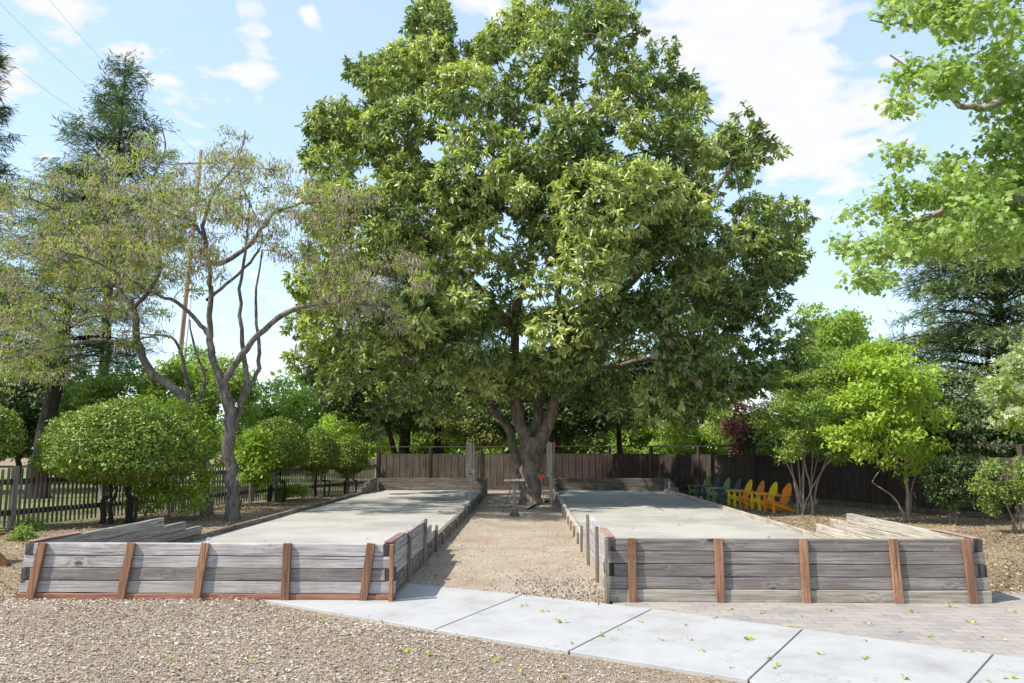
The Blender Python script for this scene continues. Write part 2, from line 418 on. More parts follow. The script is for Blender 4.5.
class MB:
    """collects boxes, slanted boxes, tubes and polygons; build() links them as one mesh"""
    def __init__(s):
        s.v = []
        s.f = []
        s.smooth = []
    def add(s, vs, fs, smooth=False):
        o = len(s.v)
        s.v += [tuple(map(float, x)) for x in vs]
        s.f += [tuple(i + o for i in f) for f in fs]
        s.smooth += [smooth] * len(fs)
    def box(s, x0, x1, y0, y1, z0, z1):
        s.add([(x0, y0, z0), (x1, y0, z0), (x1, y1, z0), (x0, y1, z0), (x0, y0, z1), (x1, y0, z1), (x1, y1, z1), (x0, y1, z1)],
              [(0, 3, 2, 1), (4, 5, 6, 7), (0, 1, 5, 4), (1, 2, 6, 5), (2, 3, 7, 6), (3, 0, 4, 7)])
        return s
    def beam(s, p0, p1, w, h, up=(0, 0, 1)):
        """a bar of w x h from p0 to p1"""
        p0, p1 = Vector(p0), Vector(p1)
        d = (p1 - p0).normalized()
        u = Vector(up)
        sd = d.cross(u)
        if sd.length < 1e-4: sd = d.cross(Vector((1, 0, 0)))
        sd.normalize()
        u = sd.cross(d).normalized()
        vs = []
        for p in (p0, p1):
            for a, b_ in ((-1, -1), (1, -1), (1, 1), (-1, 1)):
                vs.append(p + sd * a * w / 2 + u * b_ * h / 2)
        s.add(vs, [(0, 1, 2, 3), (7, 6, 5, 4), (0, 4, 5, 1), (1, 5, 6, 2), (2, 6, 7, 3), (3, 7, 4, 0)])
        return s
    def tube(s, pts, rad, n=8, cap=True):
        V, F = tube_arrays(pts, rad, n)
        s.add(V, F, True)
        if cap:
            k = len(V)
            o = len(s.v) - k
            s.f.append(tuple(o + i for i in range(n))[::-1]); s.smooth.append(False)
            s.f.append(tuple(o + k - n + i for i in range(n))); s.smooth.append(False)
        return s
    def poly(s, pts, z0, z1):
        """prism over a plan polygon (counter-clockwise)"""
        n = len(pts)
        vs = [(p[0], p[1], z0) for p in pts] + [(p[0], p[1], z1) for p in pts]
        s.add(vs, [tuple(range(n))[::-1], tuple(range(n, 2 * n))] + [(i, (i + 1) % n, n + (i + 1) % n, n + i) for i in range(n)])
        return s
    def build(s, name, mat, parent=None, bevel=0.0, base=(0, 0, 0)):
        me = bpy.data.meshes.new(name)
        b = Vector(base)
        me.from_pydata([tuple(Vector(x) - b) for x in s.v], [], s.f)
        me.polygons.foreach_set('use_smooth', s.smooth)
        me.materials.append(M[mat])
        me.update()
        o = bpy.data.objects.new(name, me)
        COL.objects.link(o)
        if parent: o.parent = parent
        if bevel:
            md = o.modifiers.new('bevel', 'BEVEL')
            md.width = bevel
            md.segments = 2
            md.limit_method = 'ANGLE'
        return o


def tube_arrays(pts, rad, n=8):
    pts = np.asarray(pts, dtype=float)
    k = len(pts)
    rad = np.broadcast_to(np.asarray(rad, dtype=float), (k,))
    T = np.gradient(pts, axis=0)
    T /= np.linalg.norm(T, axis=1)[:, None] + 1e-9
    ref = np.array([0.13, 0.21, 1.0]) if abs(T[0, 2]) < 0.8 else np.array([1.0, 0.17, 0.05])
    A = np.cross(T, ref)
    A /= np.linalg.norm(A, axis=1)[:, None] + 1e-9
    B = np.cross(T, A)
    an = np.linspace(0, 2 * PI, n, endpoint=False)
    V = pts[:, None, :] + rad[:, None, None] * (np.cos(an)[None, :, None] * A[:, None, :] + np.sin(an)[None, :, None] * B[:, None, :])
    i = np.arange(k - 1)[:, None] * n
    j = np.arange(n)[None, :]
    j2 = (j + 1) % n
    F = np.stack([i + j, i + j2, i + n + j2, i + n + j], -1).reshape(-1, 4)
    return V.reshape(-1, 3), F


def smooth_path(pts, sub=4):
    pts = np.asarray(pts, dtype=float)
    if len(pts) < 3:
        t = np.linspace(0, 1, sub * 2 + 1)[:, None]
        return pts[0] * (1 - t) + pts[-1] * t
    Pp = np.vstack([2 * pts[0] - pts[1], pts, 2 * pts[-1] - pts[-2]])
    out_ = []
    for i in range(len(pts) - 1):
        p0, p1, p2, p3 = Pp[i:i + 4]
        for t in np.linspace(0, 1, sub, endpoint=False):
            out_.append(0.5 * ((2 * p1) + (-p0 + p2) * t + (2 * p0 - 5 * p1 + 4 * p2 - p3) * t * t + (-p0 + 3 * p1 - 3 * p2 + p3) * t ** 3))
    out_.append(pts[-1])
    return np.array(out_)


SHAPES = {
    'fold': ([(0, 0, 0), (.45, .5, .07), (1, 0, -.08), (.45, -.5, .07)], [(0, 2, 1), (0, 3, 2)]),
    'oval': ([(0, 0, 0), (.28, .42, .05), (.68, .42, .03), (1, 0, -.10), (.68, -.42, .03), (.28, -.42, .05)], [(0, 2, 1), (0, 3, 2), (0, 4, 3), (0, 5, 4)]),
    'needle': ([(0, 0, 0), (.1, .08, 0), (.45, .5, -.05), (.3, 0.1, 0), (1, .06, -.05), (.35, -.1, 0), (.5, -.5, -.05), (.12, -.08, 0)], [(0, 2, 1), (0, 4, 3), (0, 6, 7), (0, 5, 4)]),
}
mp_ = [(0.0, 0.0), (.10, .30), (.02, .55), (.30, .34), (.50, .62), (.60, .24), (1.0, 0.0), (.60, -.24), (.50, -.62), (.30, -.34), (.02, -.55), (.10, -.30)]
SHAPES['maple'] = ([(.28, 0, .04)] + [(a, b_, -.05 * (abs(b_) + a)) for a, b_ in mp_], [(0, i + 2 if i < 11 else 1, i + 1) for i in range(12)])
SHAPES['chip'] = ([(0, -.4, 0), (1, -.5, 0.02), (.9, .45, .05), (.05, .5, .02)], [(0, 1, 2), (0, 2, 3)])
SHAPES['cross'] = ([(0, 0, .02), (.5, .18, 0), (.5, -.18, 0), (-.18, .5, 0), (.18, .5, 0), (-.5, -.18, 0), (-.5, .18, 0), (.18, -.5, 0), (-.18, -.5, 0)],
                   [(0, 2, 1), (0, 4, 3), (0, 6, 5), (0, 8, 7)])


def unit(a):
    return a / (np.linalg.norm(a, axis=-1, keepdims=True) + 1e-9)


def leaves(name, pos, axis, up, length, width, tint, shape, mat, parent=None, base=(0, 0, 0)):
    T, F = SHAPES[shape]
    T = np.array(T)
    F = np.array(F)
    n = len(pos)
    axis = unit(axis)
    side = unit(np.cross(up, axis))
    nrm = np.cross(axis, side)
    length = np.broadcast_to(length, (n,))
    width = np.broadcast_to(width, (n,))
    V = pos[:, None, :] + axis[:, None, :] * (T[None, :, 0:1] * length[:, None, None]) + side[:, None, :] * (T[None, :, 1:2] * width[:, None, None]) \
        + nrm[:, None, :] * (T[None, :, 2:3] * length[:, None, None])
    V = V.reshape(-1, 3) - np.array(base)
    k = len(T)
    FF = (F[None] + (np.arange(n) * k)[:, None, None]).reshape(-1, 3)
    me = raw_mesh(name, V, FF, 3, False, np.repeat(tint, k))
    return link_mesh(name, me, mat, parent)


def rand_dirs(n, g=rng):
    return unit(g.normal(size=(n, 3)))


class Tree:
    def __init__(s, name, label, base, cat='tree', group=None, seed=1):
        s.base = np.array(base, dtype=float)
        s.root = empty(name, tuple(s.base), 0, label, cat, group)
        s.TV, s.TF, s.off = [], [], 0
        s.sk = []                                     # skeleton samples: position and radius
        s.g = np.random.default_rng(seed)
        s.lobes = []
    def limb(s, pts, r0, r1, n=8, sub=4, pw=1.0, jit=0.0):
        q = smooth_path(pts, sub)
        if not jit and len(q) > 9: jit = min(0.035, r0 * 0.22)
        if jit: q[1:-1] += s.g.normal(size=(len(q) - 2, 3)) * jit
        t = np.linspace(0, 1, len(q)) ** pw
        r = r0 * (1 - t) + r1 * t
        V, F = tube_arrays(q, r * (1 + 0.05 * s.g.normal(size=len(r))), n)
        s.TV.append(V); s.TF.append(F + s.off); s.off += len(V)
        s.sk += [(p, rr) for p, rr in zip(q, r)]
        return q
    def flare(s, r, h=0.5, extra=0.5, n=12, z0=-0.1, lean=(0, 0)):
        """root flare of a trunk"""
        zs = np.linspace(z0, h, 7)
        q = np.array([s.base + np.array([lean[0] * z, lean[1] * z, z]) for z in zs])
        rr = r * (1 + extra * np.exp(-(zs - z0) / (h * 0.35)))
        V, F = tube_arrays(q, rr, n)
        an = np.tile(np.linspace(0, 2 * PI, n, endpoint=False), len(zs))
        amp = np.repeat(np.exp(-(zs - z0) / (h * 0.45)), n) * 0.22
        c = np.repeat(q, n, axis=0)
        V = c + (V - c) * (1 + (amp * np.sin(an * 5 + 1.0)))[:, None]
        s.TV.append(V); s.TF.append(F + s.off); s.off += len(V)
    def reach(s, frac=0.5, rmin=0.012, up=0.12, n=5, every=1, minz=0.0):
        """a branch from the nearest wood to every lobe"""
        for c, r in sorted(s.lobes[::every], key=lambda l: np.linalg.norm(l[0] - s.base - np.array([0, 0, 2.5]))):
            A = np.array([p for p, _ in s.sk]); RR = np.array([x for _, x in s.sk])
            ok = A[:, 2] > s.base[2] + minz
            dd = np.linalg.norm(A - c, axis=1) + np.maximum(0, A[:, 2] - c[2]) * 0.8 + (~ok) * 50
            i = int(np.argmin(dd))
            a, ra = A[i], RR[i]
            L = np.linalg.norm(c - a)
            if L < 0.15: continue
            mid = (a + c) / 2 + s.g.normal(size=3) * L * 0.10 + np.array([0, 0, up * L])
            r0 = min(ra * 0.7, max(rmin * 1.6, frac * ra))
            s.limb([a, a * .6 + mid * .4 + s.g.normal(size=3) * L * .03, mid, c], r0, max(rmin * 0.6, r0 * 0.35), n=n, sub=3)
    def twigs(s, tips, owners, r=0.006, n=3):
        for p, c in zip(tips, owners):
            m_ = (p + c) / 2 + s.g.normal(size=3) * 0.08
            V, F = tube_arrays(np.array([c, m_, p]), [r * 1.6, r, r * .5], n)
            s.TV.append(V); s.TF.append(F + s.off); s.off += len(V)
    def wood(s, mat, name='trunk'):
        V = np.vstack(s.TV) - s.base
        F = np.vstack(s.TF)
        return link_mesh(name, raw_mesh(name, V, F, 4, True), mat, s.root)
    def tips(s, n, fmin=0.55, low=-1.0):
        vol = np.array([r[0] * r[1] + r[1] * r[2] + r[0] * r[2] for _, r in s.lobes])
        idx = s.g.choice(len(s.lobes), n, p=vol / vol.sum())
        C = np.array([l[0] for l in s.lobes])[idx]
        RR = np.array([l[1] for l in s.lobes])[idx]
        d = rand_dirs(n, s.g)
        d[:, 2] = np.where(d[:, 2] < low, -d[:, 2], d[:, 2])
        f = fmin + (1 - fmin) * s.g.random(n) ** 0.6
        p = C + d * RR * f[:, None]
        return p, unit(d / RR), C, idx
    def foliage(s, n, k, length, width, mat, shape='fold', droop=0.3, spread=1.0, cl=0.12, fmin=0.55, low=-1.0, name='crown', lobe_tint=0.25,
                flat=0.6, tips=None, tint_pow=1.0, tint_add=0.0):
        p, d, C, idx = tips if tips is not None else s.tips(n, fmin, low)
        n = len(p)
        lt = s.g.random(len(s.lobes))[idx]
        ct = s.g.random(n)
        P_ = np.repeat(p, k, axis=0) + s.g.normal(size=(n * k, 3)) * cl * np.array([1, 1, 0.6])
        D = np.repeat(d, k, axis=0)
        ax = unit(D * 0.5 + rand_dirs(n * k, s.g) * spread + np.array([0, 0, -droop]))
        up = unit(np.array([0, 0, 1.0]) * flat + D * 0.5 + rand_dirs(n * k, s.g) * 0.55)
        sz = 0.7 + 0.6 * s.g.random(n * k)
        tint = np.clip(((1 - lobe_tint) * (0.45 * np.repeat(ct, k) + 0.55 * s.g.random(n * k)) + lobe_tint * np.repeat(lt, k)), 0, 1) ** tint_pow + tint_add
        return leaves(name, P_, ax, up, length * sz, width * sz, np.clip(tint, 0, 1), shape, mat, s.root, s.base)


def in_poly(x, y, poly):
    c = False
    j = len(poly) - 1
    for i in range(len(poly)):
        xi, yi = poly[i]; xj, yj = poly[j]
        if (yi > y) != (yj > y) and x < (xj - xi) * (y - yi) / (yj - yi) + xi: c = not c
        j = i
    return c


def edge_dist(x, y, poly):
    a = np.array(poly, dtype=float)
    b_ = np.roll(a, -1, axis=0)
    p = np.array([x, y])
    ab = b_ - a
    t_ = np.clip(((p - a) * ab).sum(1) / ((ab ** 2).sum(1) + 1e-9), 0, 1)
    return float(np.min(np.linalg.norm(a + ab * t_[:, None] - p, axis=1)))


def outline_lobes(poly, Y, depth, n, rmin, rmax, seed=1, flat=0.8, near=0.6, fill=0.25, gap=0.75, emax=3.0):
    """lobes filling the solid whose outline (at distance Y) is the polygon and whose thickness swells inwards"""
    g = random.Random(seed)
    sc = FPX / Y
    xs = [p[0] for p in poly]; ys = [p[1] for p in poly]
    out_, tries = [], 0
    while len(out_) < n and tries < n * 60:
        tries += 1
        x, y = g.uniform(min(xs), max(xs)), g.uniform(min(ys), max(ys))
        if not in_poly(x, y, poly): continue
        e = edge_dist(x, y, poly) / sc
        r = g.uniform(rmin, rmax)
        if e < r * 0.55:
            r = max(rmin * 0.7, e / 0.55)
            if e < rmin * 0.35: continue
        half = depth * math.sqrt(max(0.0, 1 - (1 - min(1, e / emax)) ** 2))
        half = max(0.0, half - r * 0.6)
        f = g.uniform(0.7, 1.0) if g.random() > fill else g.uniform(0, 0.7)
        dy = -half * f if g.random() < near else half * f
        c = P(x, y, Y + dy)
        if any(np.linalg.norm(c - q) < gap * (r + rr[0]) * 0.75 for q, rr in out_): continue
        out_.append((c, np.array([r, r, r * flat])))
    return out_


# ------------------------------------------------------------------ ground and paving
def sheet(name, pts, z, mat, thick=None):
    mb = MB()
    if thick: mb.poly(pts, z - thick, z)
    else: mb.add([(p[0], p[1], z) for p in pts], [tuple(range(len(pts)))])
    o = mb.build(name, mat)
    o['kind'] = 'structure'
    return o


def grid_sheet(name, x0, x1, y0, y1, nx, ny, zf, mat):
    xs = np.linspace(x0, x1, nx); ys = np.linspace(y0, y1, ny)
    X, Y = np.meshgrid(xs, ys)
    Z = zf(X, Y)
    V = np.stack([X, Y, Z], -1).reshape(-1, 3)
    i = np.arange(ny - 1)[:, None] * nx; j = np.arange(nx - 1)[None, :]
    F = np.stack([i + j, i + j + 1, i + nx + j + 1, i + nx + j], -1).reshape(-1, 4)
    o = link_mesh(name, raw_mesh(name, V, F, 4, True), mat)
    o['kind'] = 'structure'
    return o


X_LO, X_LI, X_RI, X_RO = G(15, 603)[0], G(391, 603)[0], G(609, 606)[0], G(989, 606)[0]     # outer faces of the courts' side walls
Y_F, Y_B = float(G(391, 603)[1]), 29.4                                 # front face and back of the courts
Z_C = 0.16                                            # playing surface
grid_sheet('ground', -300, 300, -60, 600, 61, 67, lambda X, Y: X * 0, 'bark_soil')
chip_h = lambda X, Y: 0.006 + 0.012 * np.sin(X * 1.7 + 0.6) * np.cos(Y * 1.3) + 0.012 + 0.05 * np.exp(-((X + 4.6) ** 2) / 2.4 - ((Y - 8.3) ** 2) / 0.5)
g0 = [G(262, 606), G(310, 617), G(430, 634), G(560, 655), G(705, 686), G(780, 705)]
CH = [(-9.5, 1.0), (g0[5][0], 1.0)] + [(p[0], p[1]) for p in g0[::-1]] + [(X_LO + 2.4, Y_F - 0.02), (X_LO - 0.1, Y_F - 0.02), (-9.5, Y_F + 0.2)]
# chip bed base: a mesh cut to the path edge
mb = MB()
n_ = 60
def chip_edge(x):
    q = [(p[0], p[1]) for p in g0]
    if x < q[0][0]: return Y_F - 0.012
    for a, b_ in zip(q[:-1], q[1:]):
        if a[0] <= x <= b_[0]: return a[1] + (b_[1] - a[1]) * (x - a[0]) / (b_[0] - a[0])
    return q[-1][1]
xs_ = np.linspace(-9.5, g0[5][0], n_)
V = []
for x in xs_:
    ye = chip_edge(x)
    for k in range(24):
        y = 1.5 + (ye - 1.5) * k / 23
        V.append((x, y, float(chip_h(x, y)) if k < 23 else float(chip_h(x, y)) * 0.6 + 0.004))
F = [(i * 24 + k, (i + 1) * 24 + k, (i + 1) * 24 + k + 1, i * 24 + k + 1) for i in range(n_ - 1) for k in range(23)]
o = link_mesh('wood_chip_ground', raw_mesh('wood_chip_ground', np.array(V), np.array(F), 4, True), 'chip_base')
o['kind'] = 'structure'
# loose chips lying on it
N = 150000
cy_ = 2.6 + (Y_F - 2.6) * rng.random(N) ** 0.9
cx_ = -9.2 + (g0[5][0] + 9.2) * rng.random(N)
keep = np.array([cy_[i] < chip_edge(cx_[i]) - 0.01 + 0.05 * (rng.random() - 0.35) + (0.30 * rng.random() ** 2 if rng.random() < 0.06 and cx_[i] > -2.9 else 0) and abs(cx_[i]) < cy_[i] * 0.85 + 1.2 for i in range(N)])
cx_, cy_ = cx_[keep], cy_[keep]
n_ = len(cx_)
over = np.array([cy_[i] > chip_edge(cx_[i]) - 0.02 and cx_[i] > -3.0 for i in range(n_)])
pos = np.stack([cx_, cy_, np.where(over, 0.037, chip_h(cx_, cy_) + 0.004 + 0.012 * rng.random(n_))], -1)
ax = rand_dirs(n_); ax[:, 2] *= 0.25
up = unit(np.array([0, 0, 1.0]) + 0.25 * rng.normal(size=(n_, 3)))
near_right = np.clip((cx_ + 1.5) / 3, 0, 1)
ln = (0.010 + 0.026 * rng.random(n_) ** 2.4) * (1 - 0.45 * near_right)
tag(leaves('wood_chips', pos, ax, up, ln, ln * (0.3 + 0.4 * rng.random(n_)), np.clip(rng.random(n_) ** 1.1 * (1 - 0.12 * near_right) * (0.86 + 0.22 * np.sin(cx_ * 1.9 + 1.3 * np.sin(cy_ * 1.1)) * np.sin(cy_ * 2.3 + cx_)), 0, 1), 'chip', 'chip'),
    'pale brown loose wood chips covering the ground at the front left', 'wood chips', kind='stuff')

# gravel walk between the courts
grid_sheet('gravel_walk', X_LI - 0.02, X_RI + 0.02, 8.3, 31.5, 24, 90,
           lambda X, Y: 0.027 + 0.009 * np.sin(X * 2.3 + Y * .7) * np.cos(Y * 1.1) - 0.012 * np.exp(-((X + .3) / .6) ** 2), 'path_gravel')
N = 30000
py_ = 8.3 + 21 * rng.random(N) ** 2.0
px_ = X_LI + (X_RI - X_LI) * rng.random(N)
edge = np.abs((px_ - (X_LI + X_RI) / 2) / ((X_RI - X_LI) / 2))
keep = (rng.random(N) < 0.25 + 0.75 * np.clip(edge - 0.1 + 0.6 * (py_ < 11.5) * (px_ > -0.6), 0, 1))
e0, e1 = G(402, 586), G(612, 607)
keep &= py_ > e0[1] + (e1[1] - e0[1]) * (px_ - e0[0]) / (e1[0] - e0[0]) - np.where(rng.random(N) < 0.05, 0.25 * rng.random(N), 0)
px_, py_ = px_[keep], py_[keep]
n_ = len(px_)
pos = np.stack([px_, py_, np.where(py_ < e0[1] + (e1[1] - e0[1]) * (px_ - e0[0]) / (e1[0] - e0[0]), 0.037, 0.030 + 0.008 * rng.random(n_))], -1)
ln = (0.006 + 0.016 * rng.random(n_) ** 1.5) * (0.8 + 0.45 * ((py_ < 10.5) & (px_ > -0.2)))
tag(leaves('loose_gravel', pos, rand_dirs(n_), unit(np.array([0, 0, 1.0]) + 0.6 * rng.normal(size=(n_, 3))), ln, ln, rng.random(n_), 'chip', 'pebble'),
    'loose pebbles and grit strewn over the walk between the two courts', 'gravel', kind='stuff')

# concrete path: slabs with open joints between them
topE = [G(400, 586), G(522, 597.5), G(652, 612), G(803, 632.5), G(994, 658), G(1180, 683)]
botE = [G(262, 604.5), G(435, 633), G(569, 655), G(749, 684), G(905, 760), G(1120, 790)]
def sub2(p): return np.array([p[0], p[1]])
slabs = []
for i in range(5):
    a, b_ = sub2(topE[i]), sub2(topE[i + 1]); c, d = sub2(botE[i + 1]), sub2(botE[i])
    e = 0.008
    u_ = unit(b_ - a) * e
    w_ = unit(c - d) * e
    slabs.append([d + w_ if i else d, c - w_, b_ - u_, a + u_ if i else a])
slabs[0] = [np.array([G(262, 604)[0], Y_F - 0.02]), slabs[0][1], slabs[0][2], np.array([X_LI + 0.03, float(G(402, 586)[1])]), np.array([X_LI + 0.03, Y_F - 0.02])]
mb = MB()
for sb in slabs:
    mb.poly([tuple(p) for p in sb], -0.05, 0.034)
pth = mb.build('concrete_path', 'concrete', bevel=0.006); pth['kind'] = 'structure'
mb = MB()
mb.add([(p[0], p[1], 0.022) for p in [slabs[0][0], botE[1], botE[2], botE[3], botE[4], botE[5], topE[5], topE[4], topE[3], topE[2], topE[1], slabs[0][3]]], [tuple(range(12))])
o = mb.build('path_joint', 'joint'); o['kind'] = 'structure'
# paved area in front of and beside the right court
tp = [sub2(p) for p in topE]
mb = MB()
mb.poly([tuple(tp[1] * .28 + tp[2] * .72 + np.array([0, 0.02])), tuple(tp[2] + [0, .012]), tuple(tp[3] + [0, .012]), tuple(tp[4] + [0, .012]), tuple(tp[5] + [0, .012]),
         (14, 6.2), (14, 9.55), (9.0, 9.75), (X_RO - 0.02, 9.75), (X_RO - 0.02, Y_F + 0.05), (X_RI + 0.05, Y_F + 0.05)], -0.05, 0.026)
o = mb.build('paver_terrace', 'pavers'); o['kind'] = 'structure'
# lawn beyond the picket fence and behind the solid fence
sheet('lawn', [(-60, 10), (-12.2, 10), (-8.3, 34.5), (-8, 60), (-60, 60)], 0.006, 'lawn_green')
sheet('far_lawn', [(-8, 35.5), (2, 36.2), (30, 20), (90, 20), (90, 90), (-8, 90)], 0.006, 'lawn_green')

# bark litter of the beds beside the courts
def litter(name, n, xr, yr, mat, size, cond, label, z=0.012):
    x = xr[0] + (xr[1] - xr[0]) * rng.random(n); y = yr[0] + (yr[1] - yr[0]) * rng.random(n) ** 1.4
    k = np.array([cond(a, b_) for a, b_ in zip(x, y)])
    x, y = x[k], y[k]; n = len(x)
    pos = np.stack([x, y, z + 0.02 * rng.random(n)], -1)
    ax = rand_dirs(n); ax[:, 2] *= 0.3
    l = size * (0.5 + rng.random(n))
    tag(leaves(name, pos, ax, unit(np.array([0, 0, 1.0]) + 0.5 * rng.normal(size=(n, 3))), l, l * 0.55, rng.random(n), 'chip', mat), label, 'leaf litter', kind='stuff')
litter('bark_litter', 40000, (X_RO + .1, 14), (9.6, 27), 'litter', 0.032, lambda a, b_: True, 'dry leaves and bark strewn over the bed right of the right court')
litter('bark_litter', 34000, (-14, X_LO - .1), (8.2, 29), 'litter', 0.032, lambda a, b_: True, 'dry leaves and bark strewn over the bed left of the left court')
litter('chip_rim', 1500, (-9.5, X_LO), (7.5, 9.5), 'chip', 0.05, lambda a, b_: True, 'wood chips spilling round the left corner of the left court')

# ------------------------------------------------------------------ bocce courts
BH = 0.14
def plank(name, p0, p1, w, h, mat, parent, bevel=0.006, jit=0.002):
    """a timber with a slightly uneven top and face"""
    p0, p1 = np.array(p0, float), np.array(p1, float)
    L = np.linalg.norm(p1 - p0)
    k = max(2, int(L / 0.35))
    d = (p1 - p0) / L
    sd = np.array([d[1], -d[0], 0.0])
    V, F = [], []
    for i in range(k + 1):
        c = p0 + (p1 - p0) * i / k
        for a, b_ in ((-1, 0), (1, 0), (1, 1), (-1, 1)):
            V.append(c + sd * a * w / 2 + np.array([0, 0, b_ * h]) + rng.normal(size=3) * jit)
    for i in range(k):
        for j in range(4):
            F.append((i * 4 + j, i * 4 + (j + 1) % 4, (i + 1) * 4 + (j + 1) % 4, (i + 1) * 4 + j))
    mb_ = MB(); mb_.add(V, F + [(3, 2, 1, 0), (k * 4, k * 4 + 1, k * 4 + 2, k * 4 + 3)])
    return mb_.build(name, mat, parent, bevel)

for side, (x0, x1) in (('left', (X_LO, X_LI)), ('right', (X_RI, X_RO))):
    o = grid_sheet('court_surface', x0 + 0.08, x1 - 0.08, Y_F + 0.08, Y_B + 0.1, 12, 50, lambda X, Y: Z_C + 0.004 * np.sin(X * 3 + Y) + 0.003 * np.sin(Y * 1.7), 'court_grit')

def front_wall(x0, x1, mats, base_mat, label, posts, leans, pmat='redwood_z', zb=0.03, base_h=BH):
    root = empty('timber_wall', ((x0 + x1) / 2, Y_F, 0), 0, label, 'wall')
    o = Vector(root.location)
    z = zb
    rows = [(base_h, base_mat)] + [(BH, m_) for m_ in mats]
    ends = 0.10
    for r, (h, m_) in enumerate(rows):
        step = 0.012 * (len(rows) - 1 - r)
        inset = 0.0 if r == 0 else 0.0
        y = Y_F + 0.045 + (0.004 if r % 2 else 0.0) - (0.014 if r == 0 else 0)
        # odd rows stop short of the corners: there the side wall's timber end shows
        short = (r % 2 == 0 and r > 0)
        a = x0 + (ends if short else 0) - step
        b_ = x1 - (ends if short else 0) + step
        plank('board', (a - o.x, y - o.y, z), (b_ - o.x, y - o.y, z), 0.09, h - 0.006, m_, root)
        if short:
            for xa, xb in ((x0 - step, a - 0.004), (b_ + 0.004, x1 + step)):
                mb_ = MB().box(xa - o.x, xb - o.x, 0.004, 0.2, z, z + h - 0.006)
                mb_.build('timber_end', 'end_grain', root, 0.005)
        z += h
    top = z
    for x, ln_ in zip(posts, leans):
        mb_ = MB().beam((x - ln_ - o.x, -0.022 - 0.012, 0.0), (x - o.x, -0.022, top + 0.004), 0.092, 0.04, up=(0, 1, 0))
        mb_.build('post', pmat, root, 0.004)
    return root, top

def px_at(px, z=0.4):      # world x of a pixel column on the front wall face
    d = px_dir(px, 570)
    return d[0] / d[1] * Y_F

fl, TOPL = front_wall(X_LO, X_LI, ['pale_x', 'grey_x', 'pale_x', 'pale_x'], 'redwood_x',
    'grey timber front wall of the left court, with leaning orange brown posts and a red bottom board', [px_at(42), px_at(131), px_at(205), px_at(287), px_at(371)],
    [0.10, 0.09, 0.08, 0.0, 0.08], zb=0.0, base_h=0.10)
fr, TOPR = front_wall(X_RI, X_RO, ['grey_x', 'grey_x', 'grey_x', 'grey_x'], 'tan_x',
    'dark grey timber front wall of the right court, five boards high with upright orange posts', [px_at(632), px_at(719), px_at(804), px_at(894), px_at(967)],
    [0.0, 0.0, 0.0, -0.02, -0.03], zb=0.026)

def side_wall(x, inner, label, matb, pmat, posts_out, top, kerb_mat, zb=0.0, lowposts=True, ends=(12.0, 12.75, 13.45)):
    """full height at the front, stepping down to a kerb, then stepping up again at the back"""
    root = empty('timber_wall', (x, Y_F, 0), 0, label, 'wall')
    o = root.location
    w = 0.08
    xc = 0.0
    # layers: each lower one runs further back
    h = (top - zb) / 5
    lens = [Y_B + 0.1, ends[2], ends[2] - 0.05, ends[1], ends[0]]
    y0 = 0.10
    for r in range(5):
        z = zb + r * h
        hh = h - 0.005
        if r == 0: hh = 0.25 - zb
        if r == 1: z = 0.255; hh = zb + 2 * h - 0.255 - 0.005
        if r == 0:
            ya = y0
            while ya < Y_B - Y_F:
                yb = min(ya + 4.2, Y_B - Y_F + 0.1)
                plank('kerb_board', (xc, ya, z), (xc, yb - 0.01, z), w, hh, kerb_mat, root)
                ya = yb
        elif hh > 0.03:
            plank('board', (xc, y0, z), (xc, lens[r] - Y_F, z), w, hh, matb, root)
    # raised corner at the back
    for r, (yb, hh) in enumerate(((26.9, 0.14), (27.6, 0.14), (28.2, 0.09))):
        plank('board', (xc, yb - Y_F, 0.256 + r * 0.0 + [0, .14, .28][r]), (xc, Y_B - Y_F + 0.1, 0.256 + [0, .14, .28][r]), w, hh - 0.005, 'dark_wood_y', root)
    if posts_out is not None:
        sx = w / 2 + 0.022
        sx = sx if posts_out > 0 else -sx
        for i, (y, ht, mm) in enumerate(((8.98, top + 0.0, pmat), (10.3, top + 0.01, 'old_post_z'), (11.85, top + 0.03, 'old_post_z'), (13.25, 0.46, 'old_post_z'))):
            MB().beam((xc + sx, y - Y_F, 0), (xc + sx, y - Y_F, ht), 0.04, 0.085, up=(0, 1, 0)).build('post', mm, root, 0.004)
        y = 14.3
        while y < 26:
            MB().beam((xc + sx, y - Y_F, 0), (xc + sx, y - Y_F, 0.21 + 0.03 * random.random()), 0.04, 0.07, up=(0, 1, 0)).build('stake', 'old_post_z', root, 0.004)
            y += 1.15 + 0.2 * random.random()
    # reddish cap on the front corner
    plank('cap', (xc, 0.03, top + 0.001), (xc, 1.0, top + 0.001), 0.09, 0.018, 'redwood_y', root)
    return root
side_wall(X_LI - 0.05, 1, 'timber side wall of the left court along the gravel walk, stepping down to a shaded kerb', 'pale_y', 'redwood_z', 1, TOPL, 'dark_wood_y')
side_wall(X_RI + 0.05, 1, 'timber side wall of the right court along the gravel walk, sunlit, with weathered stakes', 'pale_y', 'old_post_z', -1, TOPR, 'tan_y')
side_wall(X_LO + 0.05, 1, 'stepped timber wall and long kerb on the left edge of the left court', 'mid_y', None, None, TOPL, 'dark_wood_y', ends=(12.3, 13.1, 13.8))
side_wall(X_RO - 0.05, 1, 'pale stepped timber wall and long kerb on the right edge of the right court', 'tan_y', None, None, TOPR, 'tan_y', ends=(12.6, 13.3, 14.0))
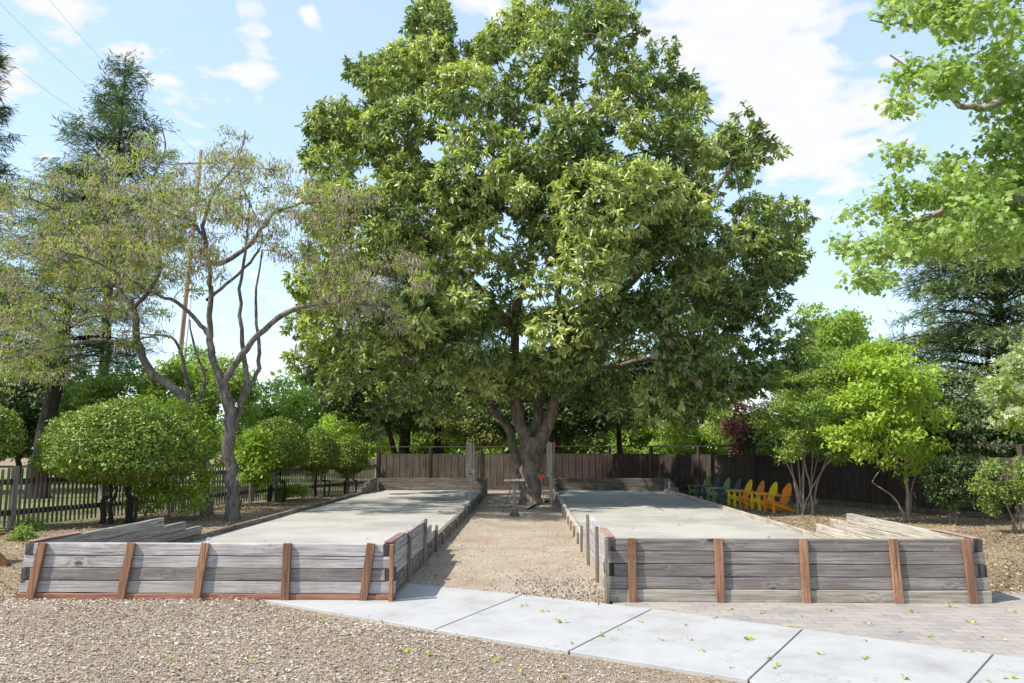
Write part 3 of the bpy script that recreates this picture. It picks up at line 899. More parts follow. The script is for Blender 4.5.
for xa, xb, lb in ((X_LO, X_LI, 'low dark timber back wall at the far end of the left court'), (X_RI, X_RO, 'low dark timber back wall at the far end of the right court')):
    r_ = empty('timber_wall', ((xa + xb) / 2, Y_B + 0.2, 0), 0, lb, 'wall')
    hw = (xb - xa) / 2
    for k in range(4):
        plank('board', (-hw + 0.01, 0, 0.02 + k * 0.15), (hw - 0.01, 0, 0.02 + k * 0.15), 0.09, 0.145, 'dark_wood_x', r_)
# small eye hook on top of the left front wall
mb = MB()
c = np.array([px_at(205), Y_F + 0.045, TOPL + 0.035])
an = np.linspace(-0.3, 2 * PI - 0.7, 14)
mb.tube([c + np.array([0.018 * math.cos(a), 0, 0.018 * math.sin(a)]) for a in an], 0.004, 6)
mb.tube([c + np.array([0.0, 0, -0.018]), c + np.array([0, 0, -0.045])], 0.004, 6)
tag(mb.build('eye_hook', 'white_plastic'), 'small pale eye hook screwed into the top of the left front wall', 'hook')

# ------------------------------------------------------------------ fences
def solid_fence(pts, label, mat, zt, rail, post_d=2.35, bw=0.14, pmat='fence_z'):
    root = empty('board_fence', (pts[0][0], pts[0][1], 0), 0, label, 'fence')
    o = np.array([pts[0][0], pts[0][1], 0])
    for si in range(len(pts) - 1):
        a = np.array([pts[si][0], pts[si][1], 0.0]); b_ = np.array([pts[si + 1][0], pts[si + 1][1], 0.0])
        L = np.linalg.norm(b_ - a); d = (b_ - a) / L; nrm = np.array([-d[1], d[0], 0])
        nseg = max(1, round(L / post_d))
        for i in range(nseg + (1 if si == len(pts) - 2 else 0)):
            p = a + d * (L * i / nseg)
            MB().beam(p - o + [0, 0, 0], p - o + [0, 0, rail - 0.02], 0.12, 0.12, up=tuple(nrm)).build('post', pmat, root, 0.006)
        for i in range(nseg):
            p = a + d * (L * i / nseg); q = a + d * (L * (i + 1) / nseg)
            mb_ = MB()
            s_ = 0.07
            ll = np.linalg.norm(q - p)
            while s_ < ll - 0.07:
                c_ = p + d * (s_ + bw / 2) - o - nrm * (0.03 if int(s_ / bw) % 2 else 0.018)
                hh = zt + 0.008 * rng.normal()
                mb_.beam(c_ + [0, 0, 0.03], c_ + [0, 0, hh], bw + 0.006, 0.02, up=tuple(nrm))
                s_ += bw
            mb_.build('board_panel', mat, root)
        MB().beam(a - o + [0, 0, rail], b_ - o + [0, 0, rail], 0.10, 0.045).build('top_rail', 'fence_light_z' if mat != 'fence_z' else 'fence_z', root, 0.004)
        MB().beam(a - o + [0, 0, zt + 0.02] + nrm * 0.0, b_ - o + [0, 0, zt + 0.02], 0.05, 0.05).build('rail', mat, root, 0.004)
        MB().beam(a - o + [0, 0, 0.08] - nrm * 0.05, b_ - o + [0, 0, 0.08] - nrm * 0.05, 0.03, 0.16).build('kick_board', 'fence_light_z', root, 0.004)
    return root
YF2 = 33.0
xa = P(378, 470, YF2)[0]
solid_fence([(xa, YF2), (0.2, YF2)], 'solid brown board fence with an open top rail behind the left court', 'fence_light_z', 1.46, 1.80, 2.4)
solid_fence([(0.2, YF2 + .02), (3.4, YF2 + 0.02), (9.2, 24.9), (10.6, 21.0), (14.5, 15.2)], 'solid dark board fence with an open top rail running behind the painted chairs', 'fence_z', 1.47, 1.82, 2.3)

# picket fence on the left
pa, pb = np.array([-12.6, 12.2, 0]), np.array([P(378, 470, YF2)[0] - 0.1, YF2, 0])
pk = empty('picket_fence', tuple(pa), 0, 'weathered picket fence with dark rails along the left side of the garden', 'fence')
d = unit(pb - pa); nrm = np.array([-d[1], d[0], 0]); L = np.linalg.norm(pb - pa)
ns = int(round(L / 2.4))
for i in range(ns + 1):
    p = d * (L * i / ns)
    mb = MB(); mb.beam(p, p + [0, 0, 1.36], 0.12, 0.12, up=tuple(nrm))
    mb.build('post', 'picket_z', pk, 0.01)
for i in range(ns):
    mb = MB()
    s_ = L * i / ns + 0.12
    while s_ < L * (i + 1) / ns - 0.1:
        c_ = d * s_ - nrm * 0.05
        lean = d * 0.012 * rng.normal()
        hh = 1.30 + 0.015 * rng.normal()
        mb.beam(c_ + [0, 0, 0.06], c_ + lean + [0, 0, hh], 0.055, 0.02, up=tuple(nrm))
        s_ += 0.122
    mb.build('picket_panel', 'picket_z', pk)
for z in (0.36, 1.02):
    MB().beam([0, 0, z] - nrm * -0.0, d * L + [0, 0, z], 0.05, 0.12).build('rail', 'fence_z', pk, 0.005)

# ------------------------------------------------------------------ things in the walk
def scoreboard(px, label, red=False):
    b_ = G(px, 505)
    r_ = empty('score_board', (b_[0], b_[1], 0), 0, label, 'scoreboard', 'score boards on the kerbs of the walk')
    MB().box(-0.05, 0.05, -0.03, 0.03, 0, 1.92).build('post', 'pale_z', r_, 0.005)
    mb_ = MB().box(-0.13, -0.02, -0.052, -0.033, 0.86, 1.95)
    mb_.build('board', 'pale_z', r_, 0.004)
    MB().box(0.08, 0.13, -0.05, -0.03, 0.86, 1.90).build('side_strip', 'pale_z' if not red else 'old_post_z', r_, 0.004)
    MB().box(-0.02, 0.13, -0.045, -0.031, 0.93, 0.97).build('bracket', 'old_post_z', r_)
    for i in range(13):
        MB().tube([(-0.075, -0.05, 0.97 + i * 0.072), (-0.075, -0.062, 0.97 + i * 0.072)], 0.013, 7).build('peg', 'dark_metal', r_)
    if red:
        MB().box(0.082, 0.14, -0.062, -0.052, 1.80, 1.93).build('marker', 'red_plastic', r_)
    return r_
scoreboard(470, 'pale wooden score board post at the inner kerb of the left court')
scoreboard(551, 'pale wooden score board post with a red marker beside the big tree', True)

b_ = G(514.5, 517)
r_ = empty('pedestal_table', (b_[0], b_[1], 0.01), R(12), 'small grey table on a single post with splayed foot, standing in the gravel walk', 'table')
mb = MB(); an = np.linspace(0, 2 * PI, 20, endpoint=False)
mb.box(-0.25, 0.25, -0.17, 0.17, 0.90, 0.93); mb.build('table_top', 'pale_z', r_, 0.006)
MB().box(-0.032, 0.032, -0.032, 0.032, 0.05, 0.90).build('stem', 'old_post_z', r_, 0.004)
MB().box(-0.08, 0.08, -0.07, 0.07, 0.85, 0.898).build('cleat', 'old_post_z', r_, 0.004)
mb = MB()
for (dx, dy) in ((1, 0), (-1, 0), (0, 1), (0, -1)):
    px2, py2 = -dy * 0.012, dx * 0.012
    v_ = [(dx * .03 + px2, dy * .03 + py2, .22), (dx * .03 - px2, dy * .03 - py2, .22), (dx * .15 + px2, dy * .15 + py2, 0), (dx * .15 - px2, dy * .15 - py2, 0),
          (dx * .03 + px2, dy * .03 + py2, 0), (dx * .03 - px2, dy * .03 - py2, 0)]
    mb.add(v_, [(0, 2, 4), (1, 5, 3), (0, 1, 3, 2), (0, 4, 5, 1), (2, 3, 5, 4)])
mb.build('foot', 'dark_wood_x', r_)
# rod leaning behind the table
a, b_ = P(503, 505, 21.5), P(511, 488, 21.9)
a[2] = 0.02
tag(MB().tube([a, b_], 0.012, 6).build('garden_stick', 'dark_metal'), 'thin dark stick leaning just left of the tree trunk', 'stick')
# red tool against the trunk
a = G(544.5, 507); top_ = P(541, 477, a[1] + 0.25)
r_ = empty('court_rake', tuple(a), 0, 'red headed rake standing on its pale handle against the big tree trunk', 'rake')
MB().tube([(0, 0, 0), tuple(top_ - a)], 0.016, 8).build('handle', 'pale_z', r_)
tt = top_ - a
mb = MB()
mb.add([tuple(tt + [-.02, -.02, -.1]), tuple(tt + [.02, -.02, -.1]), tuple(tt + [.11, -.02, .05]), tuple(tt + [-.11, -.02, .05]),
        tuple(tt + [-.02, .02, -.1]), tuple(tt + [.02, .02, -.1]), tuple(tt + [.11, .02, .05]), tuple(tt + [-.11, .02, .05])],
       [(0, 1, 2, 3), (7, 6, 5, 4), (0, 4, 5, 1), (1, 5, 6, 2), (2, 6, 7, 3), (3, 7, 4, 0)])
for k in range(6):
    x = -0.1 + k * 0.04
    mb.beam(tt + [x, 0, .05], tt + [x * 1.1, 0, .085], 0.014, 0.014)
mb.build('rake_head', 'red_plastic', r_)
a, m1, b_ = G(528, 510), G(538, 506), G(549, 502)
tag(MB().tube(smooth_path([a + [0, 0, .03], m1 + [0, 0, .06], b_ + [0, 0, .05]], 4), [.03] * 9, 7).build('fallen_branch', 'dark_bark'), 'dark fallen branch lying at the foot of the big tree', 'branch')

# ------------------------------------------------------------------ painted garden chairs
def make_chair(mat, arm_mat=None):
    """reclined slat chair, faces local -X"""
    r_ = empty('garden_chair')
    s = 0.85
    # seat slats dropping to the back
    mb_ = MB()
    for k in range(6):
        x = -0.24 + k * 0.09
        z = 0.36 - (x + 0.24) * 0.32
        mb_.beam((x * s, -0.26 * s, z * s), (x * s, 0.26 * s, z * s), 0.078 * s, 0.022 * s, up=(-0.3, 0, 1))
    mb_.build('seat', mat, r_, 0.003)
    # fan backrest: five slats with a rounded top
    mb_ = MB()
    lean = 0.36
    for k in range(5):
        yy = (k - 2) * 0.098
        w_ = 0.045
        hh_ = lambda y: 0.76 - 3.6 * y * y
        yb, yt = yy * 0.86, yy * 1.12
        pts = [(yb - w_, 0.0), (yb + w_, 0.0), (yt + w_ * 1.1, hh_(yt + w_ * 1.1)), (yt, hh_(yt)), (yt - w_ * 1.1, hh_(yt - w_ * 1.1))]
        vs = []
        for off in (0, 0.02):
            for (y_, l_) in pts:
                vs.append(((0.20 + l_ * lean + off * 0.9) * s, y_ * s, (0.24 + l_ * 0.91 - off * 0.4) * s))
        mb_.add(vs, [(4, 3, 2, 1, 0), (5, 6, 7, 8, 9)] + [(i, (i + 1) % 5, 5 + (i + 1) % 5, 5 + i) for i in range(5)])
    mb_.beam((0.40 * s, -0.24 * s, 0.60 * s), (0.40 * s, 0.24 * s, 0.60 * s), 0.025 * s, 0.06 * s)
    mb_.build('backrest', mat, r_)
    for sy in (-1, 1):
        MB().box(-0.30 * s, -0.21 * s, (sy * 0.285 - 0.015) * s, (sy * 0.285 + 0.015) * s, 0, 0.53 * s).build('front_leg', mat, r_, 0.003)
        MB().beam((-0.27 * s, sy * 0.255 * s, 0.31 * s), (0.52 * s, sy * 0.255 * s, 0.045 * s), 0.025 * s, 0.10 * s).build('side_rail', mat, r_, 0.003)
        v_ = [(-0.36, .23), (-0.36, .37), (-0.1, .37), (0.42, .31), (0.42, .26), (-0.1, .25)]
        mb_ = MB(); mb_.poly([(x * s, sy * y * s) for x, y in (v_ if sy < 0 else v_[::-1])][::1], 0.532 * s, 0.554 * s)
        mb_.build('armrest', arm_mat or mat, r_, 0.003)
    MB().box(-0.262 * s, -0.24 * s, -0.27 * s, 0.27 * s, 0.26 * s, 0.35 * s).build('apron', mat, r_, 0.003)
    return r_
chairs = [('chair_olive', None, 'dark olive garden chair at the far left end of the row by the fence'),
          ('chair_teal', None, 'dark teal garden chair, second from the far left end of the row'),
          ('chair_green', None, 'mid green garden chair between two dark blue and teal ones'),
          ('chair_navy', 'chair_teal', 'navy blue garden chair just before the first yellow one'),
          ('chair_yellow', None, 'yellow garden chair farthest from the multi-stemmed shrub'),
          ('chair_orange', None, 'orange garden chair standing between the two yellow ones'),
          ('chair_yellow', None, 'yellow garden chair between the two orange ones'),
          ('chair_orange', None, 'orange garden chair at the near end of the row by the shrub')]
cA, cB = G(699, 499.5), G(777, 513)
rowd = unit(cA - cB)
face = math.atan2(rowd[0], -rowd[1]) if False else math.atan2(-rowd[0], rowd[1])
for i, (m_, am, lb) in enumerate(chairs):
    f_ = i / 7.0
    c_ = cA * (1 - f_) + cB * f_
    r_ = make_chair(m_, am)
    r_.location = (c_[0], c_[1], 0.01)
    r_.rotation_euler = (0, 0, face + R(random.uniform(-5, 5)))
    tag(r_, lb, 'garden chair', 'painted garden chairs lined up by the dark fence')

# ------------------------------------------------------------------ far house, poles and wires
hb = P(366, 470, 62)
r_ = empty('distant_house', (hb[0], 62, 0), 0, 'pale blue house glimpsed behind the trees left of the board fence', 'house')
MB().box(-2.5, 4.0, 0, 6, 0, 3.2).build('wall', 'wall_blue', r_)
mb = MB(); mb.add([(-3, -.5, 3.1), (4.5, -.5, 3.1), (4.5, 6.5, 3.1), (-3, 6.5, 3.1), (-3, 3, 5.2), (4.5, 3, 5.2)], [(0, 1, 5, 4), (2, 3, 4, 5), (0, 4, 3), (1, 2, 5), (3, 2, 1, 0)])
mb.build('roof', 'roof_grey', r_)
for x in (-1.2, 1.8):
    wf = MB().box(x - .6, x + .6, -0.06, 0.0, 0.9, 2.3).build('window', 'paint_white', r_)
    MB().box(x - .5, x + .5, -0.075, -0.055, 1.0, 2.2).build('pane', 'glass_dark', wf)
MB().box(3.4, 3.7, -0.5, -0.2, 0, 3.1).build('column', 'paint_white', r_)

def pole_between(px0, py0, px1, py1, Y):
    return P(px0, py0, Y), P(px1, py1, Y)
a, b_ = pole_between(174, 415, 201, 150, 42)
d = (b_ - a) / (b_[2] - a[2])
base = a - d * a[2]
r_ = empty('utility_pole', tuple(base), 0, 'leaning brown utility pole with a white conduit behind the left trees', 'utility pole')
h_ = b_[2]
MB().tube([(0, 0, -0.3), tuple(d * h_)], [0.15, 0.10], 12).build('pole', 'pole_z', r_)
q = np.array([0.30, -0.1, 0])
MB().tube([tuple(q), tuple(q + d * 11.0)], 0.07, 8).build('conduit', 'white_plastic', r_)
ct = d * (h_ - 0.9)
MB().beam(tuple(ct + [-1.3, -0.2, 0.0]), tuple(ct + [1.3, -0.2, 0.05]), 0.07, 0.08).build('cross_arm', 'pole_z', r_)
for x in (-1.2, -0.5, 0.5, 1.2):
    MB().tube([tuple(ct + [x, -0.2, 0.06]), tuple(ct + [x, -0.2, 0.25])], [.05, .035], 8).build('insulator', 'white_plastic', r_)
for x, (qx, qy) in ((-1.2, (-40, 20)), (-0.5, (-60, -60)), (0.5, (-20, -90))):
    st = base + ct + [x, -0.2, 0.25]
    en = P(qx, qy, 30)
    pts = [st * (1 - t_) + en * t_ - np.array([0, 0, 1.0]) * 0.8 * 4 * t_ * (1 - t_) for t_ in np.linspace(0, 1, 14)]
    tag(MB().tube(pts, 0.006, 5).build('power_line', 'dark_metal'), 'thin power line running from the leaning pole to the upper left sky', 'cable', 'power lines from the pole')
a = P(110, 402, 34)
r_ = empty('grey_pole', (a[0], a[1], 0), 0, 'plain grey pole standing behind the big clipped bush', 'pole')
MB().tube([(0, 0, 0), (0.03, 0, a[2] + 1.2)], 0.12, 10).build('shaft', 'metal_grey', r_)
MB().tube([(0.03, 0, a[2] + 1.2), (0.03, 0, a[2] + 1.28)], 0.14, 10).build('pole_cap', 'dark_metal', r_)

# dark red timber leg cut by the left edge of the picture
a = G(-22, 566); b_ = G(8, 566)
r_ = empty('trestle', (a[0], a[1], 0), 0, 'dark red brown timber trestle at the left edge beside the left court', 'trestle')
MB().beam((0.0, 0, 0.42), (b_[0] - a[0], 0, 0.0), 0.06, 0.09).build('leg', 'rust', r_, 0.004)
MB().beam((-0.25, 0, 0.42), (-0.65, 0, 0.0), 0.06, 0.09).build('leg', 'rust', r_, 0.004)
MB().box(-0.50, 0.04, -0.05, 0.5, 0.40, 0.44).build('top_board', 'rust', r_, 0.004)
a = G(1, 531)
r_ = empty('dark_post', (a[0] + 0.02, a[1] - 0.3, 0), 0, 'black iron post in front of the picket fence at the left edge', 'post')
MB().tube([(0, 0, 0), (0.0, 0, 0.95)], 0.055, 10).build('shaft', 'dark_metal', r_)
MB().tube([(0, 0, 0.95), (0.0, 0, 1.0), (0, 0, 1.04)], [.075, .06, .01], 10).build('knob', 'dark_metal', r_)

# ------------------------------------------------------------------ the big tree
MY = 23.3
bp = G(531, 505)
bp = np.array([bp[0], bp[1], 0.0])
T = Tree('magnolia_tree', 'huge broad-leaved evergreen tree at the end of the gravel walk between the courts', bp, seed=11)
q = lambda px, py, dy=0.0: P(px, py, bp[1] + dy)
T.flare(0.30, 0.75, 0.5, 16, -0.08, (0.0, 0.0))
T.limb([bp + [0, 0, 0.3], q(531, 470), q(531, 452), q(533, 438)], 0.32, 0.31, 14, 4)
T.limb([q(533, 455), q(522, 428), q(515, 400), q(519, 370), q(514, 330, -.3), q(520, 297, -.5), q(532, 262, -.5), q(528, 200, -.8), q(510, 130, -1)], 0.225, 0.06, 12, 4)
T.limb([q(535, 452), q(548, 425, .1), q(557, 398), q(572, 360, -.2), q(578, 322, -.5), q(590, 290, -1), q(600, 230, -1.4), q(612, 160, -1)], 0.225, 0.06, 12, 4)
T.limb([q(534, 450, .3), q(538, 415, .5), q(545, 380, .8), q(556, 330, 1), q(560, 240, 1), q(570, 140, 1), q(576, 60, .6), q(588, 20, 0.2)], 0.2, 0.05, 10, 4)
T.limb([q(523, 490, .4), q(516, 455, .7), q(505, 425, .9), q(488, 395, .8), q(478, 350, .5), q(470, 300, .2), q(455, 250, 0), q(430, 190, 0), q(400, 130, -.2)], 0.15, 0.06, 10, 4)
T.limb([q(500, 415, .8), q(470, 395, .4), q(430, 375, 0), q(390, 350, -.6), q(350, 330, -1)], 0.14, 0.04, 8, 4)
T.limb([q(572, 360, -.2), q(600, 345, -.8), q(650, 320, -1.4), q(700, 300, -1.5), q(750, 280, -1.2)], 0.18, 0.05, 8, 4)
T.limb([q(578, 322, -.4), q(610, 300, 0), q(660, 250, .6), q(710, 200, 1), q(740, 150, 1)], 0.18, 0.05, 8, 4)
T.limb([q(545, 380, .8), q(590, 370, 2), q(650, 360, 3), q(720, 350, 3.5)], 0.16, 0.05, 8, 4)
T.limb([q(514, 330, -.3), q(480, 290, -1.5), q(440, 250, -2.4), q(400, 215, -2.8)], 0.14, 0.04, 8, 4)
T.limb([q(600, 230, -1.4), q(620, 240, -2.8), q(640, 230, -4.0), q(650, 210, -4.6)], 0.12, 0.04, 8, 4)
T.limb([q(588, 60, .5), q(600, 45, 0.2), q(620, 20, 0)], 0.05, 0.02, 6, 4)
mag = [(414, -8), (418, 36), (400, 52), (365, 60), (335, 84), (308, 98), (324, 130), (308, 165), (303, 200), (292, 240), (300, 285), (292, 330), (300, 375), (345, 392),
       (400, 418), (440, 420), (470, 400), (500, 388), (540, 392), (600, 412), (640, 432), (700, 420), (760, 402), (806, 386), (816, 350), (792, 312),
       (776, 292), (796, 262), (808, 238), (790, 195), (775, 150), (748, 118), (716, 98), (702, 114), (676, 60), (664, 34), (640, -20), (535, -24), (514, 24), (498, 32), (482, 20), (466, 14), (456, 34), (450, 38), (446, -8)]
mag = [(560 + (x - 560) * 1.035, 230 + (y - 230) * (1.035 if y < 330 else 1.0)) for x, y in mag]
T.lobes = outline_lobes(mag, bp[1], 5.2, 360, 0.34, 0.92, seed=3, flat=0.8, near=0.60, fill=0.30, gap=0.66, emax=4.2)
T.lobes += [(q(600, 205, -5.2), np.array([1.3, 1.0, 1.3])), (q(640, 190, -5.0), np.array([1.2, 1.0, .8])), (q(590, 265, -5.2), np.array([.9, .8, 1.0])), (q(560, 330, -4.2), np.array([.9, .7, .8])),
            (q(690, 240, -4.0), np.array([1.1, .9, .9])), (q(470, 180, -4.6), np.array([1.2, .9, .8])), (q(610, 320, -4.4), np.array([.8, .7, .7])), (q(480, 340, -3.8), np.array([.8, .6, .7])),
            (q(500, 385, -1.5), np.array([.5, .5, .45])), (q(525, 372, -2.0), np.array([.5, .5, .4])), (q(560, 378, -2.0), np.array([.6, .5, .5])), (q(590, 395, -1.0), np.array([.6, .5, .5])), (q(470, 400, -.8), np.array([.6, .5, .5])), (q(430, 405, -.8), np.array([.7, .5, .6])), (q(385, 400, -.8), np.array([.7, .5, .6])), (q(340, 375, -.8), np.array([.7, .5, .7])), (q(320, 330, -.6), np.array([.7, .6, .8])), (q(640, 415, -.8), np.array([.7, .5, .5])), (q(615, 385, -2), np.array([.6, .5, .6])),
            (q(425, 12), np.array([.5, .5, .5])), (q(440, 25), np.array([.4, .4, .4]))]
T.reach(frac=0.42, rmin=0.03, n=6, minz=2.4)
T.wood('magnolia_bark')
T.foliage(21500, 11, 0.195, 0.066, 'leaf_magnolia', 'oval', droop=0.5, spread=0.9, cl=0.045, fmin=0.5, lobe_tint=0.35, flat=0.5, tint_pow=1.25)
# withered brown sprays
tips_ = T.tips(4)
pp = np.array([q(655, 350, -4.3), q(668, 340, -4.3), q(686, 357, -4.3), q(697, 380, -4.0), q(563, 92, -3)])
T.foliage(5, 16, 0.20, 0.075, 'litter', 'oval', droop=1.4, spread=0.6, cl=0.05, name='withered_leaves', tips=(pp, np.tile([0, -1.0, 0], (5, 1)), pp, np.zeros(5, int)))

# ------------------------------------------------------------------ the two pod-bearing trees on the left
def pod_tree(T, n, k, pods, ll=0.075):
    tp_ = T.tips(n, 0.25)
    sel = T.g.choice(n, min(n, 2700), replace=False)
    T.twigs(tp_[0][sel], tp_[2][sel], 0.006)
    T.wood('locust_bark')
    T.foliage(n, k, ll, ll * 0.42, 'leaf_locust', 'fold', droop=0.15, spread=1.0, cl=0.075, tips=tp_, lobe_tint=0.4)
    tp2 = T.tips(pods, 0.2)
    T.foliage(pods, 4, 0.12, 0.028, 'pod_brown', 'fold', droop=2.4, spread=0.6, cl=0.11, name='seed_pods', tips=tp2, lobe_tint=0.2)

b0 = G(232, 521); b0 = np.array([b0[0], b0[1], 0.0])
LY = b0[1]
T = Tree('locust_tree', 'gnarled open-branched tree with brown seed pods, nearest the left court', b0, seed=21)
q = lambda px, py, dy=0.0: P(px, py, LY + dy)
T.flare(0.165, 0.45, 0.5, 12)
T.limb([b0 + [0, 0, .2], q(233, 490), q(228, 450), q(229, 412), q(222, 380)], 0.165, 0.14, 10)
T.limb([q(223, 385), q(213, 360), q(209, 335), q(211, 300), q(210, 275), q(202, 225)], 0.10, 0.05, 9)
T.limb([q(222, 384), q(237, 362, .1), q(258, 335), q(285, 314, -.2), q(315, 304, -.5), q(350, 302, -.9), q(385, 310, -1.3), q(405, 318, -1.5)], 0.095, 0.025, 9)
T.limb([q(209, 335), q(198, 322), q(178, 303, -.3), q(160, 295, -.6), q(130, 280, -1), q(95, 262, -1.4), q(60, 250, -1.8)], 0.062, 0.02, 8)
T.limb([q(205, 262), q(225, 262, .1), q(248, 245), q(265, 225), q(278, 210, -.2), q(310, 203, -.6), q(345, 205, -1)], 0.07, 0.02, 8)
T.limb([q(203, 235), q(190, 220, -.2), q(170, 215, -.6), q(145, 205, -1)], 0.05, 0.02, 7)
T.limb([q(207, 300), q(225, 285, .5), q(250, 262, 1), q(262, 235, 1.2), q(240, 180, 1.2), q(238, 150, 1)], 0.05, 0.015, 7)
T.limb([q(233, 430, .2), q(240, 405, .3), q(246, 380, .3), q(242, 340, .4), q(240, 290, .5), q(247, 240, .5), q(250, 200, .6)], 0.09, 0.02, 8)
T.limb([q(240, 405, .3), q(256, 375, .5), q(259, 345, .6), q(255, 300, .9), q(262, 250, 1.0)], 0.07, 0.02, 8)
T.limb([q(202, 228), q(215, 190), q(238, 160), q(245, 130)], 0.05, 0.012, 7)
pads = [(230, 150, 40, 22, 0), (262, 180, 45, 18, .5), (300, 195, 55, 18, -.5), (345, 205, 50, 20, -1), (200, 180, 45, 20, -.6), (160, 195, 45, 18, -1), (120, 190, 45, 20, -.4),
        (250, 235, 40, 16, -1.2), (205, 215, 40, 15, 1.2), (150, 240, 45, 16, -1.4), (100, 235, 45, 18, -1.6), (60, 250, 45, 16, -2), (385, 265, 55, 24, -1.6), (340, 280, 48, 22, -1.8),
        (395, 305, 40, 22, -1.6), (360, 325, 42, 14, -1.2), (320, 250, 35, 16, 0), (180, 270, 34, 14, -.8), (240, 205, 40, 14, 1.8), (420, 285, 22, 22, -1.5), (355, 240, 45, 14, -1.2), (300, 222, 30, 12, 1.2), (60, 205, 45, 18, -1)]
def pads_to_lobes(T, pads, Y):
    s_ = FPX / Y
    for (x, y, a, b_, dy) in pads:
        for k in range(4):
            xx = x + T.g.normal() * a * 0.42; yy = y + T.g.normal() * b_ * 0.42
            c = P(xx, yy + T.g.normal() * 7, Y + dy + T.g.normal() * 0.7)
            rr = a / s_ * 0.36 * (0.7 + .6 * T.g.random())
            T.lobes.append((c, np.array([rr, rr, max(0.2, b_ / s_ * 0.75)])))
can = [(150, 175), (175, 165), (185, 150), (205, 158), (225, 125), (250, 122), (262, 145), (300, 165), (350, 180), (390, 195), (395, 215), (360, 232), (400, 238), (430, 260), (428, 310), (400, 335), (350, 332), (310, 300), (262, 262),
       (262, 245), (225, 250), (225, 285), (190, 300), (150, 300), (90, 275), (40, 265), (30, 235), (90, 200)]
T.lobes = outline_lobes(can, LY, 2.6, 230, 0.20, 0.50, seed=23, flat=0.5, near=.55, fill=.5, gap=.55, emax=1.8)

T.reach(frac=0.42, rmin=0.009, n=5, minz=1.8, up=0.08)
pod_tree(T, 1650, 11, 2100, .082)

b1 = G(196, 517); b1 = np.array([b1[0], b1[1] + 0.6, 0.0])
T = Tree('locust_tree', 'open-branched pod-bearing tree behind the clipped bush, spreading to the left edge', b1, seed=22)
L2 = b1[1]
q = lambda px, py, dy=0.0: P(px, py, L2 + dy)
T.flare(0.16, 0.4, 0.4, 10)
T.limb([b1 + [0, 0, .2], q(200, 470), q(196, 440), q(188, 410)], 0.16, 0.14, 10)
T.limb([q(188, 410), q(172, 385), q(150, 372), q(140, 350), q(135, 320), q(130, 300)], 0.12, 0.09, 9)
T.limb([q(131, 305), q(120, 290), q(115, 265), q(100, 240, -.3), q(70, 215, -.8), q(30, 198, -1.2)], 0.07, 0.02, 8)
T.limb([q(134, 308), q(150, 290), q(160, 270), q(158, 230), q(150, 190), q(165, 150), q(160, 120)], 0.06, 0.015, 8)
T.limb([q(136, 345), q(105, 340, -.5), q(70, 345, -1), q(40, 352, -1.4), q(5, 358, -1.8)], 0.06, 0.015, 8)
T.limb([q(190, 415), q(185, 370, .5), q(175, 340, .8), q(150, 335, 1), q(120, 330, 1.4)], 0.06, 0.015, 8)
T.limb([q(192, 412), q(205, 380, .6), q(195, 350, 1), q(190, 320, 1.2)], 0.06, 0.02, 8)
pads = [(30, 200, 45, 22, -1.2), (80, 195, 45, 20, -.8), (130, 165, 42, 20, 0), (165, 140, 34, 16, .3), (25, 240, 45, 18, -1.5), (70, 230, 45, 18, -1), (115, 225, 40, 16, .8), (15, 285, 40, 14, -1.5),
        (70, 290, 45, 18, -.8), (110, 265, 40, 16, -1.2), (40, 345, 50, 14, -1.5), (90, 335, 45, 15, -.8), (10, 370, 38, 14, -1.8), (140, 290, 34, 14, -.8), (175, 240, 30, 14, .8), (150, 330, 38, 12, 1),
        (-30, 220, 40, 20, -1), (-30, 300, 40, 18, -1), (-25, 350, 40, 18, -1), (70, 375, 40, 10, -1), (120, 310, 36, 12, -.6), (100, 180, 40, 12, 1.2)]
can = [(-50, 195), (0, 180), (40, 165), (90, 150), (130, 135), (165, 118), (185, 130), (180, 165), (195, 200), (185, 255), (165, 290), (170, 330), (150, 350), (100, 350), (60, 385), (0, 395), (-50, 390)]
T.lobes = outline_lobes(can, L2, 2.8, 260, 0.20, 0.52, seed=24, flat=0.5, near=.55, fill=.5, gap=.55, emax=1.8)
T.reach(frac=0.42, rmin=0.009, n=5, minz=1.8, up=0.08)
pod_tree(T, 2200, 11, 2000, .082)

